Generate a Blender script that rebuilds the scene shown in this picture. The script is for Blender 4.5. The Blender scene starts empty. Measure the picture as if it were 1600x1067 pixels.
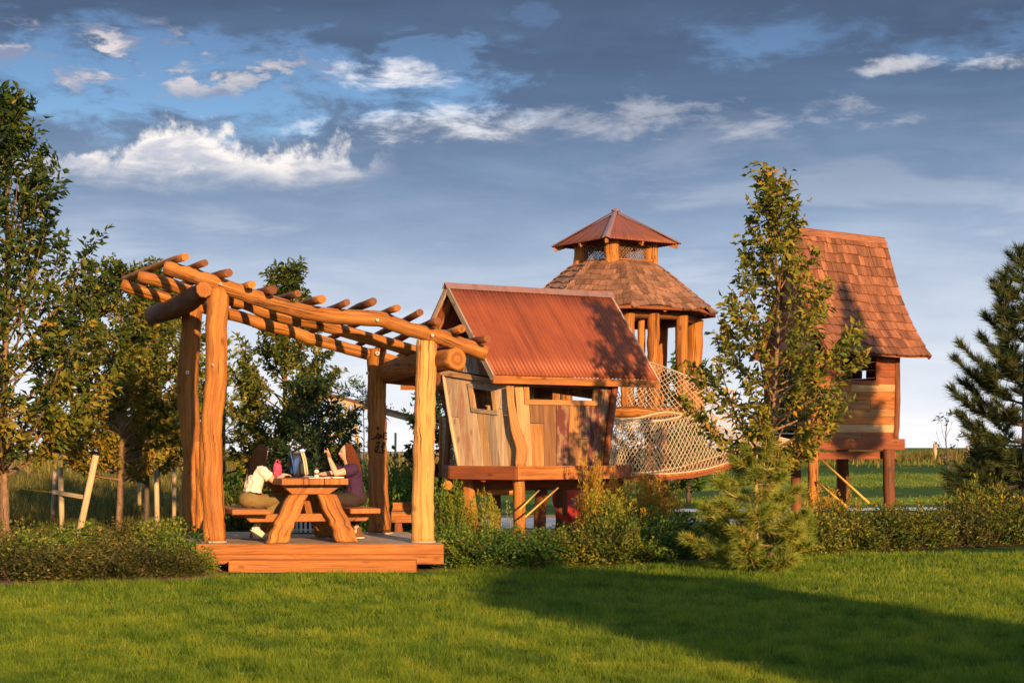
import bpy, bmesh, math, random
import numpy as np
from mathutils import Vector, Matrix, Quaternion
SC = bpy.context.scene
COL = SC.collection
rad = math.radians
V = Vector
# ------------------------------------------------------------------ camera
CAMZ, FPX, HZN = 1.62, 2600.0, 705.0
cam_d = bpy.data.cameras.new('camera')
cam = bpy.data.objects.new('camera', cam_d); COL.objects.link(cam)
cam.location = (0, 0, CAMZ); cam.rotation_euler = (rad(90), 0, 0)
cam_d.sensor_width = 36.0; cam_d.lens = 36.0*FPX/1600.0
cam_d.shift_y = (HZN-533.5)/1600.0
cam_d.clip_start = 0.1; cam_d.clip_end = 6000
SC.camera = cam
SUN_AZ, SUN_EL = 21.0, 13.0        # light travels towards -x,+y; the sun stands behind the camera on the right
SC.view_settings.view_transform = 'Standard'
SC.view_settings.look = 'None'
SC.view_settings.gamma = 1.0
SC.view_settings.use_curve_mapping = False
SC.view_settings.exposure = 0.77
SC.cycles.max_bounces = 4; SC.cycles.diffuse_bounces = 2; SC.cycles.glossy_bounces = 1
SC.cycles.transmission_bounces = 2; SC.cycles.transparent_max_bounces = 4
SC.cycles.caustics_reflective = False; SC.cycles.caustics_refractive = False
SC.cycles.use_denoising = True; SC.cycles.use_adaptive_sampling = True; SC.cycles.adaptive_threshold = 0.025
# ------------------------------------------------------------------ node helper
class S:
    def __init__(s, nt, sock): s.nt = nt; s.s = sock
    def _m(s, op, o=None, o2=None, clamp=False, rev=False):
        n = s.nt.nodes.new('ShaderNodeMath'); n.operation = op; n.use_clamp = clamp
        ins = [s] + ([o] if o is not None else []) + ([o2] if o2 is not None else [])
        if rev: ins[0], ins[1] = ins[1], ins[0]
        for k, i in enumerate(ins):
            if isinstance(i, S): s.nt.links.new(i.s, n.inputs[k])
            else: n.inputs[k].default_value = i
        return S(s.nt, n.outputs[0])
    def __add__(s, o): return s._m('ADD', o)
    __radd__ = __add__
    def __sub__(s, o): return s._m('SUBTRACT', o)
    def __rsub__(s, o): return s._m('SUBTRACT', o, rev=True)
    def __mul__(s, o): return s._m('MULTIPLY', o)
    __rmul__ = __mul__
    def __truediv__(s, o): return s._m('DIVIDE', o)
    def pow(s, o): return s._m('POWER', o)
    def atan2(s, o): return s._m('ARCTAN2', o)
    def absv(s): return s._m('ABSOLUTE')
    def mx(s, o): return s._m('MAXIMUM', o)
    def mn(s, o): return s._m('MINIMUM', o)
    def sin(s): return s._m('SINE')
    def clamp(s): return s._m('ADD', 0.0, clamp=True)
    def step(s, a, b):                                   # smoothstep a..b -> 0..1 (a>b allowed)
        n = s.nt.nodes.new('ShaderNodeMapRange'); n.interpolation_type = 'SMOOTHSTEP'
        s.nt.links.new(s.s, n.inputs[0])
        if a < b: v = (a, b, 0, 1)
        else: v = (b, a, 1, 0)
        for k in range(4): n.inputs[1+k].default_value = v[k]
        return S(s.nt, n.outputs[0])
def vec(nt, x, y, z=0.0):
    n = nt.nodes.new('ShaderNodeCombineXYZ')
    for k, i in enumerate((x, y, z)):
        if isinstance(i, S): nt.links.new(i.s, n.inputs[k])
        else: n.inputs[k].default_value = i
    return S(nt, n.outputs[0])
def sep(nt, v):
    n = nt.nodes.new('ShaderNodeSeparateXYZ'); nt.links.new(v.s, n.inputs[0])
    return [S(nt, o) for o in n.outputs]
def noise(nt, v, scale=1.0, detail=3.0, rough=0.5, dist=0.0, d2=False):
    n = nt.nodes.new('ShaderNodeTexNoise'); n.noise_dimensions = '2D' if d2 else '3D'; n.inputs['Scale'].default_value = scale
    n.inputs['Detail'].default_value = detail; n.inputs['Roughness'].default_value = rough; n.inputs['Distortion'].default_value = dist
    if v is not None: nt.links.new(v.s, n.inputs['Vector'])
    return S(nt, n.outputs[0])
def mixc(nt, f, a, b, mode='MIX'):
    n = nt.nodes.new('ShaderNodeMix'); n.data_type = 'RGBA'; n.blend_type = mode
    for i, val in ((0, f), (6, a), (7, b)):
        if isinstance(val, S): nt.links.new(val.s, n.inputs[i])
        elif i == 0: n.inputs[0].default_value = val
        else: n.inputs[i].default_value = (*val[:3], 1)
    return S(nt, n.outputs[2])
def ramp(nt, f, stops, interp='LINEAR'):
    n = nt.nodes.new('ShaderNodeValToRGB'); cr = n.color_ramp; cr.interpolation = interp
    while len(cr.elements) < len(stops): cr.elements.new(0.5)
    for e, (p, c) in zip(cr.elements, stops):
        e.position = p; e.color = (*c, 1)
    nt.links.new(f.s, n.inputs[0]); return S(nt, n.outputs[0])
# ------------------------------------------------------------------ world: sky with evening clouds
W = bpy.data.worlds.new('World'); SC.world = W; W.use_nodes = True
def build_world():
    nt = W.node_tree; nt.nodes.clear()
    out = nt.nodes.new('ShaderNodeOutputWorld'); bg = nt.nodes.new('ShaderNodeBackground')
    nt.links.new(bg.outputs[0], out.inputs[0])
    tc = nt.nodes.new('ShaderNodeTexCoord'); d = S(nt, tc.outputs['Generated'])
    x, y, z = sep(nt, d)
    u = x.atan2(y); v = z
    sk = nt.nodes.new('ShaderNodeTexSky'); sk.sky_type = 'NISHITA'; sk.sun_disc = False
    sk.sun_elevation = rad(SUN_EL); sk.sun_rotation = rad(180-SUN_AZ); sk.altitude = 1500; sk.air_density = 1.0; sk.dust_density = 0.6; sk.ozone_density = 2.0
    nish = mixc(nt, 1.0, S(nt, sk.outputs[0]), (0.100, 0.100, 0.100), 'MULTIPLY')
    def wn(x_, y_, o, detail, rough=0.55, dist=0.0): return noise(nt, vec(nt, x_+o*7.31, y_+o*3.17), 1.0, detail, rough, dist, True)
    n1 = wn(u*5.0, v*26.0, 3.1, 5, 0.56, 0.3)
    n2 = wn(u*17.0, v*44.0, 9.7, 6, 0.62, 0.3)
    n3 = wn(u*2.2, v*9.0, 1.0, 2, 0.5)
    n4 = wn(u*26.0, v*80.0, 21.0, 5, 0.62, 0.25)
    # layered stratus: pale near the horizon, slate above, unseen zenith brightened as fill light
    vv = v + (n1-0.5)*0.075 + (n3-0.5)*0.05 + (n2-0.5)*0.02
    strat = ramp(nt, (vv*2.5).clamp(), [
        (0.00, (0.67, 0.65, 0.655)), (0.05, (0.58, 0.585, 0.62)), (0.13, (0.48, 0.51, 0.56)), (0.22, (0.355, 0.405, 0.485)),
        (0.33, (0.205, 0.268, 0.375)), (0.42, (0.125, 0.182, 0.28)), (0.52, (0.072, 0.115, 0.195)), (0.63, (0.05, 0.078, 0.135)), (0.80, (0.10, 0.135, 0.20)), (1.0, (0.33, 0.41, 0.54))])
    band = n1.step(0.50, 0.68)
    strat = mixc(nt, band*v.step(0.24, 0.10)*0.38, strat, (0.48, 0.51, 0.58))
    # gaps of clear sky, puffs
    def hole(cx, cy, rx, ry, k, nn, s0=1.4, s1=0.3):
        a = (u-(cx-800)/2600.0)*(2600.0/rx); b = (v-(705-cy)/2600.0)*(2600.0/ry)
        return (a*a + b*b + (nn-0.5)*k).step(s0, s1)
    m24 = n2*0.6+n4*0.4
    B = (hole(330, 150, 430, 70, 9.0, m24, 1.7, -0.2)*0.92).mx(hole(1205, 88, 130, 30, 12.0, m24, 1.8, -1.2)*0.7).mx(hole(1540, 105, 130, 30, 9.0, m24, 1.8, -0.8)*0.7).mx(hole(640, 110, 110, 40, 10.0, m24)*0.6).mx(hole(830, 45, 45, 16, 9.0, m24)*0.4)
    blue = ramp(nt, ((v-0.16)*9.0).clamp(), [(0.0, (0.20, 0.38, 0.56)), (0.35, (0.11, 0.26, 0.47)), (0.7, (0.05, 0.135, 0.30)), (1.0, (0.025, 0.07, 0.17))])
    blue = mixc(nt, 0.22, mixc(nt, 0.12, blue, nish), (0.20, 0.25, 0.33))
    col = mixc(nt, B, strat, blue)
    puff = n4.step(0.50, 0.66)*hole(200, 125, 330, 55, 3.0, n2)
    pc = mixc(nt, n2.step(0.38, 0.62), (0.17, 0.20, 0.29), (0.55, 0.50, 0.49))
    col = mixc(nt, puff*0.9, col, pc)
    for (cx, cy, rx, ry, g) in ((612, 132, 75, 20, 0.8), (1385, 131, 55, 10, 0.5), (1565, 137, 60, 14, 0.55), (640, 208, 130, 24, 0.6), (1010, 200, 330, 26, 0.30)):
        col = mixc(nt, hole(cx, cy, rx, ry, 14.0, m24, 1.6, -1.4)*g, col, (0.66, 0.62, 0.61))
    # sunlit cumulus bank
    bil = wn(u*34.0, v*34.0, 2.0, 5, 0.62)
    big = wn(u*16.0, v*7.0, 6.3, 1, 0.5)
    env = u.step(-0.36, -0.30)*u.step(-0.065, -0.11)
    top = 0.163 + big*0.036 + (bil-0.5)*0.064 - (u+0.22).absv()*0.05
    C = (top-v).step(-0.003, 0.011)*(v+(n2-0.5)*0.03).step(0.152, 0.174)*env
    edge = (top-v).step(0.040, 0.0)
    cc = mixc(nt, (edge*0.5+n4.step(0.34, 0.60)*0.6).clamp(), (0.30, 0.32, 0.40), (0.72, 0.665, 0.62))
    col = mixc(nt, C*0.88, col, cc)
    # the cloud deck thins out towards the sun behind the viewer
    clear = (y*-1.0 + (n3-0.5)*0.8).step(-0.15, 0.55)
    col = mixc(nt, clear, col, nish)
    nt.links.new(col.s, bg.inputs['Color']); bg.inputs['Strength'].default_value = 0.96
build_world()
W.cycles.sampling_method = 'MANUAL'; W.cycles.sample_map_resolution = 512
# ------------------------------------------------------------------ sun
sa, se = rad(SUN_AZ), rad(SUN_EL)
LDIR = V((-math.sin(sa)*math.cos(se), math.cos(sa)*math.cos(se), -math.sin(se)))
sun_d = bpy.data.lights.new('sun', 'SUN'); sun = bpy.data.objects.new('sun', sun_d); COL.objects.link(sun)
sun_d.energy = 5.0; sun_d.angle = rad(0.9); sun_d.color = (1.0, 0.63, 0.29)
sun.rotation_euler = LDIR.to_track_quat('-Z', 'Y').to_euler(); sun.location = -40*LDIR
# ------------------------------------------------------------------ mesh helpers
def P(px, py, D): return V(((px-800)/FPX*D, D, CAMZ+(HZN-py)/FPX*D))
def G(px, D, z=0.0): return V(((px-800)/FPX*D, D, z))
def tag(o, label=None, cat=None, group=None, kind=None):
    for k, v_ in (('label', label), ('category', cat), ('group', group), ('kind', kind)):
        if v_: o[k] = v_
    return o
def thing(name, loc, label, cat, group=None):
    o = bpy.data.objects.new(name, None); COL.objects.link(o); o.location = loc; o.empty_display_size = 0.2
    return tag(o, label, cat, group)
def root_loc(p):
    if p is None: return V((0, 0, 0))
    while p.parent: p = p.parent
    return V(p.location)
def link(name, me, parent=None, loc=None, rot=None, scale=None):
    o = bpy.data.objects.new(name, me); COL.objects.link(o)
    if parent: o.parent = parent
    if loc is not None: o.location = loc
    if rot is not None: o.rotation_mode = 'QUATERNION'; o.rotation_quaternion = rot
    if scale is not None: o.scale = scale
    return o
class MB:
    """collects faces with uv in metres (u across, v along the grain)"""
    def __init__(s): s.v = []; s.f = []; s.uv = []; s.sm = []; s.mi = []; s.cm = 0
    def face(s, ids, uvs=None, smooth=False):
        s.f.append(tuple(ids)); s.uv.append(uvs or [(0, 0)]*len(ids)); s.sm.append(smooth); s.mi.append(s.cm)
    def hexa(s, c, grain=None):
        """8 corners: bottom ring 0-3, top ring 4-7; grain: 0 along 0-1, 1 along 1-2, 2 along 0-4"""
        b = len(s.v); c = [V(p) for p in c]; s.v += c
        e = [(c[1]-c[0]).length, (c[2]-c[1]).length, (c[4]-c[0]).length]
        if grain is None: grain = e.index(max(e))
        ax = [c[1]-c[0], c[2]-c[1], c[4]-c[0]]
        o = [random.random()*3, random.random()*3]
        for q in ((3, 2, 1, 0), (4, 5, 6, 7), (0, 1, 5, 4), (1, 2, 6, 5), (2, 3, 7, 6), (3, 0, 4, 7)):
            g = ax[grain].normalized()
            oth = [a for k, a in enumerate(ax) if k != grain]
            nrm = (c[q[1]]-c[q[0]]).cross(c[q[2]]-c[q[1]])
            ac = min(oth, key=lambda a: abs(a.dot(nrm))/(a.length+1e-9))
            ac = ac.normalized()
            s.face([b+i for i in q], [(c[i].dot(ac)+o[0], c[i].dot(g)+o[1]) for i in q])
        return s
    def box(s, ctr, size, M=None, grain=None):
        h = V(size)*0.5; pts = []
        for z in (-1, 1):
            for (x, y) in ((-1, -1), (1, -1), (1, 1), (-1, 1)):
                p = V((x*h.x, y*h.y, z*h.z)); pts.append(V(ctr)+(M @ p if M is not None else p))
        return s.hexa(pts, grain)
    def beam(s, a, b, w, h, up=(0, 0, 1)):
        a = V(a); b = V(b); d = (b-a).normalized(); up = V(up)
        sd = d.cross(up).normalized(); u2 = sd.cross(d).normalized()
        o = [(-w/2, -h/2), (w/2, -h/2), (w/2, h/2), (-w/2, h/2)]
        return s.hexa([a+sd*x+u2*z for x, z in o]+[b+sd*x+u2*z for x, z in o], 2)
    def tube(s, pts, rs, n=10, caps=True, wob=0.0, seed=0, smooth=True, flat=1.0, endcap=0.0, upv=None):
        pts = [V(p) for p in pts]
        if not hasattr(rs, '__len__'): rs = [rs]*len(pts)
        rnd = random.Random(seed); b = len(s.v); L = 0.0
        d0 = (pts[1]-pts[0]).normalized()
        up = V(upv) if upv else (V((0, 0, 1)) if abs(d0.z) < 0.8 else V((0, 1, 0)))
        ph = [rnd.uniform(0, 6.28) for _ in range(3)]
        off = rnd.random()*5
        prof = [1+wob*(0.6*math.sin(2*k*6.2832/n+ph[0])+0.5*math.sin(3*k*6.2832/n+ph[1])+rnd.uniform(-.3, .3)) for k in range(n)]
        lens = []
        for i, p in enumerate(pts):
            d = (pts[min(i+1, len(pts)-1)]-pts[max(i-1, 0)]).normalized()
            sd = d.cross(up).normalized(); u2 = sd.cross(d).normalized()
            if i: L += (p-pts[i-1]).length
            lens.append(L)
            for k in range(n):
                a = k*6.283185/n; r = rs[i]*prof[k]*(1+wob*0.35*rnd.uniform(-1, 1))
                s.v.append(p+sd*(math.cos(a)*r)+u2*(math.sin(a)*r*flat))
        for i in range(len(pts)-1):
            for k in range(n):
                k2 = (k+1) % n; r = rs[i]
                ids = (b+i*n+k, b+i*n+k2, b+(i+1)*n+k2, b+(i+1)*n+k)
                u0, u1 = k*6.2832/n*r+off, (k+1)*6.2832/n*r+off
                s.face(ids, [(u0, lens[i]+off), (u1, lens[i]+off), (u1, lens[i+1]+off), (u0, lens[i+1]+off)], smooth)
        if caps:
            for (i, sgn) in ((0, 1), (len(pts)-1, -1)):
                c = len(s.v); s.v.append(pts[i]-(pts[1]-pts[0]).normalized()*endcap if i == 0 else pts[i]+(pts[-1]-pts[-2]).normalized()*endcap)
                for k in range(n):
                    k2 = (k+1) % n
                    ids = (c, b+i*n+k2, b+i*n+k) if sgn == 1 else (c, b+i*n+k, b+i*n+k2)
                    s.face(ids, [(off, off), (off+rs[i], off+0.02), (off+rs[i], off)])
        return s
    def grid(s, fn, nu, nv, smooth=True, uvs=(1, 1), closed=False):
        b = len(s.v)
        for j in range(nv+1):
            for i in range(nu+1): s.v.append(V(fn(i/nu, j/nv)))
        for j in range(nv):
            for i in range(nu):
                a = b+j*(nu+1)+i
                s.face((a, a+1, a+nu+2, a+nu+1), [(i/nu*uvs[0], j/nv*uvs[1]), ((i+1)/nu*uvs[0], j/nv*uvs[1]), ((i+1)/nu*uvs[0], (j+1)/nv*uvs[1]), (i/nu*uvs[0], (j+1)/nv*uvs[1])], smooth)
        return s
    def ell(s, c, r, M=None, nu=16, nv=10, fn=None):
        b = len(s.v); c = V(c)
        for j in range(nv+1):
            th = math.pi*j/nv
            for i in range(nu):
                ph = 6.283185*i/nu
                p = V((math.sin(th)*math.cos(ph), math.sin(th)*math.sin(ph), math.cos(th)))
                p = fn(p) if fn else p
                p = V((p.x*r[0], p.y*r[1], p.z*r[2]))
                s.v.append(c+(M @ p if M is not None else p))
        for j in range(nv):
            for i in range(nu):
                i2 = (i+1) % nu
                s.face((b+j*nu+i, b+(j+1)*nu+i, b+(j+1)*nu+i2, b+j*nu+i2), [(i/nu, j/nv)]*4, True)
        return s
    def mesh(s, name, mats, off=V((0, 0, 0))):
        me = bpy.data.meshes.new(name)
        me.from_pydata([tuple(p-off) for p in s.v], [], s.f)
        uvl = me.uv_layers.new(name='uv')
        uvl.data.foreach_set('uv', [c for f in s.uv for p in f for c in p])
        me.polygons.foreach_set('use_smooth', s.sm); me.polygons.foreach_set('material_index', s.mi)
        for m in (mats if isinstance(mats, (list, tuple)) else [mats]): me.materials.append(m)
        me.update(); return me
    def build(s, name, mats, parent=None):
        return link(name, s.mesh(name, mats, root_loc(parent)), parent)
def bevel(o, w=0.006, seg=1):
    m = o.modifiers.new('bevel', 'BEVEL'); m.width = w; m.segments = seg; m.limit_method = 'ANGLE'; m.angle_limit = rad(40)
    return o
def smooth_path(pts, n):
    """Catmull-Rom through the points, n samples"""
    pts = [V(p) for p in pts]; out = []
    ext = [pts[0]*2-pts[1]]+pts+[pts[-1]*2-pts[-2]]
    for i in range(n):
        t = i/(n-1)*(len(pts)-1); k = min(int(t), len(pts)-2); f = t-k
        a, b, c, d = ext[k], ext[k+1], ext[k+2], ext[k+3]
        out.append(0.5*((2*b)+(c-a)*f+(2*a-5*b+4*c-d)*f*f+(3*b-a-3*c+d)*f*f*f))
    return out
def smooth_vals(vals, n):
    return [p.x for p in smooth_path([V((v_, 0, 0)) for v_ in vals], n)]
# ------------------------------------------------------------------ materials
def new_mat(name):
    m = bpy.data.materials.new(name); m.use_nodes = True; nt = m.node_tree; nt.nodes.clear()
    out = nt.nodes.new('ShaderNodeOutputMaterial'); b = nt.nodes.new('ShaderNodeBsdfPrincipled')
    nt.links.new(b.outputs[0], out.inputs[0]); b.inputs['Specular IOR Level'].default_value = 0.3
    return m, nt, b, out
def setc(nt, sock, c):
    if isinstance(c, S): nt.links.new(c.s, sock)
    else: sock.default_value = (*c, 1) if len(c) == 3 else c
def bump(nt, b, h, strength=0.4, dist=0.01):
    n = nt.nodes.new('ShaderNodeBump'); n.inputs['Strength'].default_value = strength; n.inputs['Distance'].default_value = dist
    nt.links.new(h.s, n.inputs['Height']); nt.links.new(n.outputs[0], b.inputs['Normal'])
def uvs(nt):
    n = nt.nodes.new('ShaderNodeUVMap'); n.uv_map = 'uv'; return sep(nt, S(nt, n.outputs[0]))
def orand(nt):
    n = nt.nodes.new('ShaderNodeObjectInfo'); return S(nt, n.outputs['Random'])
def wood(name, light, dark, crack=(0.05, 0.02, 0.01), gx=22, gy=1.6, rough=0.7, var=0.35, crk=0.5, bmp=0.5, stain=None, stain_amt=0.6, grey=0.3):
    m, nt, b, out = new_mat(name); u, v, _ = uvs(nt); r = orand(nt)
    z = r*37.0
    wob = (noise(nt, vec(nt, u*3.0, v*1.3, z), 1.0, 2)-0.5)*0.09
    u2 = u+wob
    g = noise(nt, vec(nt, u2*gx, v*gy, z), 1.0, 5, 0.6, 0.3)
    fine = noise(nt, vec(nt, u2*gx*5, v*gy*2.0, z), 1.0, 3, 0.6)
    blot = noise(nt, vec(nt, u*2.2, v*1.1, z+5.0), 1.0, 3, 0.6)
    c = mixc(nt, (g*0.75+fine*0.35-0.05).step(0.3, 0.72), dark, light)
    c = mixc(nt, blot.step(0.48, 0.75)*0.5, c, dark)
    cr = noise(nt, vec(nt, u2*gx*1.1, v*gy*0.22, z+11.0), 1.0, 4, 0.6, 0.15)
    cm = (cr-0.5).absv().step(0.016, 0.0)*blot.step(0.40, 0.58)*crk
    c = mixc(nt, cm, c, crack)
    vk = nt.nodes.new('ShaderNodeTexVoronoi'); vk.inputs['Scale'].default_value = 1.0
    nt.links.new(vec(nt, u*4.5, v*2.2, z).s, vk.inputs['Vector'])
    kn = S(nt, vk.outputs['Distance']).step(0.19, 0.05)
    c = mixc(nt, kn*0.75, c, tuple(0.45*a for a in dark))
    wt = noise(nt, vec(nt, u*5.0, v*1.6, z+17.0), 1.0, 5, 0.7)
    c = mixc(nt, wt.step(0.50, 0.72)*grey, c, tuple(0.35*sum(dark)/3+0.45*a for a in dark)); c = mixc(nt, wt.step(0.46, 0.28)*grey*0.7, c, tuple(0.6*a+0.5*sum(light)/3 for a in light))
    if stain:
        st = noise(nt, vec(nt, u*7, v*2.3, z+3.0), 1.0, 4, 0.65).step(0.40, 0.56)
        c = mixc(nt, st*stain_amt, c, stain)
    hs = nt.nodes.new('ShaderNodeHueSaturation'); nt.links.new(c.s, hs.inputs['Color'])
    nt.links.new((1.0-var*0.5+r*var).s, hs.inputs['Value'])
    nt.links.new(hs.outputs[0], b.inputs['Base Color']); b.inputs['Roughness'].default_value = rough
    bump(nt, b, g*0.6+fine*0.5-cm*1.2, bmp, 0.012)
    return m
def plain(name, col, rough=0.6, nz=0.12, scale=12.0, metal=0.0, spec=0.3, bmp=0.0):
    m, nt, b, out = new_mat(name)
    tc = nt.nodes.new('ShaderNodeTexCoord'); o = S(nt, tc.outputs['Object'])
    n = noise(nt, o, scale, 4, 0.6)
    c = mixc(nt, n, tuple(a*(1-nz*2) for a in col), tuple(min(1, a*(1+nz*2)) for a in col))
    setc(nt, b.inputs['Base Color'], c); b.inputs['Roughness'].default_value = rough; b.inputs['Metallic'].default_value = metal
    b.inputs['Specular IOR Level'].default_value = spec
    if bmp: bump(nt, b, n, bmp, 0.01)
    return m
def leafmat(name, stops, trans=0.3, rough=0.55, tint=0.25):
    """colour by a per-leaf random value kept on the faces, plus a per-plant shift"""
    m, nt, b, out = new_mat(name)
    a = nt.nodes.new('ShaderNodeAttribute'); a.attribute_name = 'rnd'
    f = S(nt, a.outputs['Fac']); r = orand(nt)
    c = ramp(nt, (f*0.85+r*tint-tint*0.4+0.05).clamp(), stops)
    setc(nt, b.inputs['Base Color'], c); b.inputs['Roughness'].default_value = rough; b.inputs['Specular IOR Level'].default_value = 0.25
    t = nt.nodes.new('ShaderNodeBsdfTranslucent'); nt.links.new(c.s, t.inputs['Color'])
    mx = nt.nodes.new('ShaderNodeMixShader'); mx.inputs[0].default_value = trans
    nt.links.new(b.outputs[0], mx.inputs[1]); nt.links.new(t.outputs[0], mx.inputs[2]); nt.links.new(mx.outputs[0], out.inputs[0])
    return m
M = {}
M['log'] = wood('peeled_log', (0.57, 0.225, 0.043), (0.25, 0.080, 0.017), gx=15, gy=0.7, var=0.25, crk=0.95, bmp=1.0)
M['logpale'] = wood('pale_peeled_log', (0.66, 0.35, 0.105), (0.37, 0.16, 0.042), gx=15, gy=0.7, var=0.2, crk=0.9, bmp=1.0)
M['logdark'] = wood('dark_or_shaded_log', (0.25, 0.085, 0.03), (0.12, 0.04, 0.018), gx=14, gy=1.2, var=0.3, crk=0.7, bmp=0.6)  # for dark logs, and for shade painted on the left cross log
M['cedar'] = wood('cedar_board', (0.50, 0.185, 0.042), (0.27, 0.085, 0.020), gx=20, gy=0.9, var=0.3, crk=0.7, bmp=0.4)
M['redwood'] = wood('red_stained_board', (0.30, 0.085, 0.030), (0.18, 0.048, 0.018), gx=20, gy=0.9, var=0.25, crk=0.4, bmp=0.3)
M['brownwood'] = wood('brown_board', (0.30, 0.13, 0.055), (0.17, 0.07, 0.03), gx=20, gy=0.9, var=0.3, crk=0.4)
M['tan'] = wood('tan_plank', (0.60, 0.37, 0.18), (0.36, 0.19, 0.08), gx=24, gy=1.0, var=0.35, crk=0.6)
M['honey'] = wood('honey_plank', (0.47, 0.23, 0.075), (0.28, 0.115, 0.035), gx=24, gy=1.0, var=0.3, crk=0.6)
M['umber'] = wood('umber_plank', (0.30, 0.145, 0.06), (0.15, 0.065, 0.027), gx=24, gy=1.0, var=0.3, crk=0.6)
M['grey'] = wood('weathered_grey_plank', (0.50, 0.37, 0.26), (0.24, 0.165, 0.115), gx=26, gy=1.0, var=0.35, crk=0.8)
M['greypale'] = wood('bleached_plank', (0.66, 0.48, 0.32), (0.40, 0.27, 0.17), gx=26, gy=1.0, var=0.25, crk=0.6)
M['redpaint'] = wood('plank_with_old_red_paint', (0.40, 0.24, 0.14), (0.22, 0.11, 0.06), gx=26, gy=1.0, var=0.2, stain=(0.13, 0.022, 0.022), stain_amt=0.92)
M['pinkpaint'] = wood('plank_with_faded_red_paint', (0.50, 0.37, 0.25), (0.32, 0.20, 0.12), gx=26, gy=1.0, var=0.2, stain=(0.36, 0.12, 0.09), stain_amt=0.5)
M['shingle'] = wood('cedar_shingle', (0.33, 0.130, 0.062), (0.15, 0.052, 0.025), gx=40, gy=2.0, var=0.75, crk=0.6, bmp=0.6)
M['shinglegrey'] = wood('weathered_shingle', (0.36, 0.175, 0.098), (0.17, 0.078, 0.042), gx=40, gy=2.0, var=0.75, crk=0.6, bmp=0.6)
M['stake'] = wood('pale_stake', (0.58, 0.44, 0.27), (0.42, 0.29, 0.16), gx=20, gy=1.0, var=0.2)
M['bark'] = wood('young_bark', (0.30, 0.18, 0.10), (0.16, 0.09, 0.05), gx=10, gy=9, var=0.2, crk=0.9, bmp=0.8)
M['barkdark'] = wood('dark_bark', (0.13, 0.09, 0.06), (0.06, 0.04, 0.03), gx=14, gy=5, var=0.2, crk=0.9, bmp=0.8)
M['twig'] = plain('twig', (0.20, 0.12, 0.06), 0.8)
M['pinetwig'] = plain('pine_twig', (0.42, 0.27, 0.14), 0.8)
M['rope'] = plain('netting_rope', (0.52, 0.40, 0.27), 0.85, 0.15, 30)
M['ropedark'] = plain('weathered_rope', (0.30, 0.24, 0.18), 0.85, 0.15, 30)
M['wire'] = plain('rusty_wire', (0.26, 0.14, 0.08), 0.6, 0.2, 20)
M['steel'] = plain('galvanised_steel', (0.45, 0.45, 0.44), 0.4, 0.1, 20, 0.8)
M['dark'] = plain('dark_void', (0.02, 0.015, 0.012), 0.9)
M['yellow'] = plain('yellow_rope', (0.62, 0.36, 0.06), 0.6)
M['redplastic'] = plain('red_plastic', (0.70, 0.05, 0.02), 0.35, 0.05, 4, 0, 0.5)
def roofmetal(name, col, rust):
    m, nt, b, out = new_mat(name); u, v, _ = uvs(nt)
    n = noise(nt, vec(nt, u*1.2, v*0.8, 0.0), 1.0, 5, 0.65); n2 = noise(nt, vec(nt, u*9, v*2.0, 2.0), 1.0, 5, 0.7)
    sp = noise(nt, vec(nt, u*26, v*26, 2.0), 1.0, 2, 0.5).step(0.77, 0.80)
    c = mixc(nt, n.step(0.3, 0.7), col, rust); c = mixc(nt, noise(nt, vec(nt, u*5.0, v*0.5, 7.0), 1.0, 4, 0.65).step(0.45, 0.68)*0.6, c, tuple(0.55*a for a in col)); c = mixc(nt, n2.step(0.45, 0.8)*0.45, c, tuple(0.6*a for a in col))
    c = mixc(nt, sp*0.6, c, (0.6, 0.45, 0.38))
    setc(nt, b.inputs['Base Color'], c); b.inputs['Roughness'].default_value = 0.55; b.inputs['Metallic'].default_value = 0.15
    bump(nt, b, n2, 0.12, 0.01); return m
M['roof'] = roofmetal('rust_red_sheet', (0.23, 0.053, 0.022), (0.30, 0.075, 0.028))
M['roofdark'] = roofmetal('dark_rust_sheet', (0.19, 0.055, 0.03), (0.24, 0.075, 0.035))
M['cap'] = roofmetal('grey_ridge_flashing', (0.24, 0.15, 0.15), (0.28, 0.13, 0.11))
G1 = [(0.0, (0.018, 0.038, 0.008)), (0.3, (0.045, 0.08, 0.012)), (0.5, (0.13, 0.14, 0.018)), (0.72, (0.28, 0.215, 0.024)), (1.0, (0.48, 0.26, 0.03))]
G2 = [(0.0, (0.022, 0.055, 0.012)), (0.35, (0.065, 0.135, 0.018)), (0.7, (0.17, 0.23, 0.026)), (1.0, (0.36, 0.30, 0.035))]
GD = [(0.0, (0.010, 0.026, 0.012)), (0.5, (0.022, 0.052, 0.018)), (0.85, (0.05, 0.085, 0.025)), (1.0, (0.09, 0.11, 0.03))]
GA = [(0.0, (0.022, 0.042, 0.008)), (0.3, (0.06, 0.09, 0.012)), (0.55, (0.18, 0.18, 0.02)), (0.78, (0.36, 0.27, 0.03)), (1.0, (0.50, 0.25, 0.03))]
GP = [(0.0, (0.05, 0.085, 0.015)), (0.4, (0.15, 0.21, 0.028)), (0.75, (0.29, 0.31, 0.045)), (1.0, (0.42, 0.31, 0.07))]
GL = [(0.0, (0.020, 0.055, 0.005)), (0.35, (0.085, 0.155, 0.009)), (0.7, (0.185, 0.262, 0.014)), (1.0, (0.36, 0.33, 0.03))]
GB = [(0.0, (0.022, 0.028, 0.008)), (0.4, (0.07, 0.075, 0.014)), (0.75, (0.21, 0.17, 0.035)), (1.0, (0.40, 0.25, 0.08))]
M['leaf'] = leafmat('ash_leaf', G1); M['leafgold'] = leafmat('golden_leaf', GA); M['leafdark'] = leafmat('dark_leaf', GD)
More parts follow.
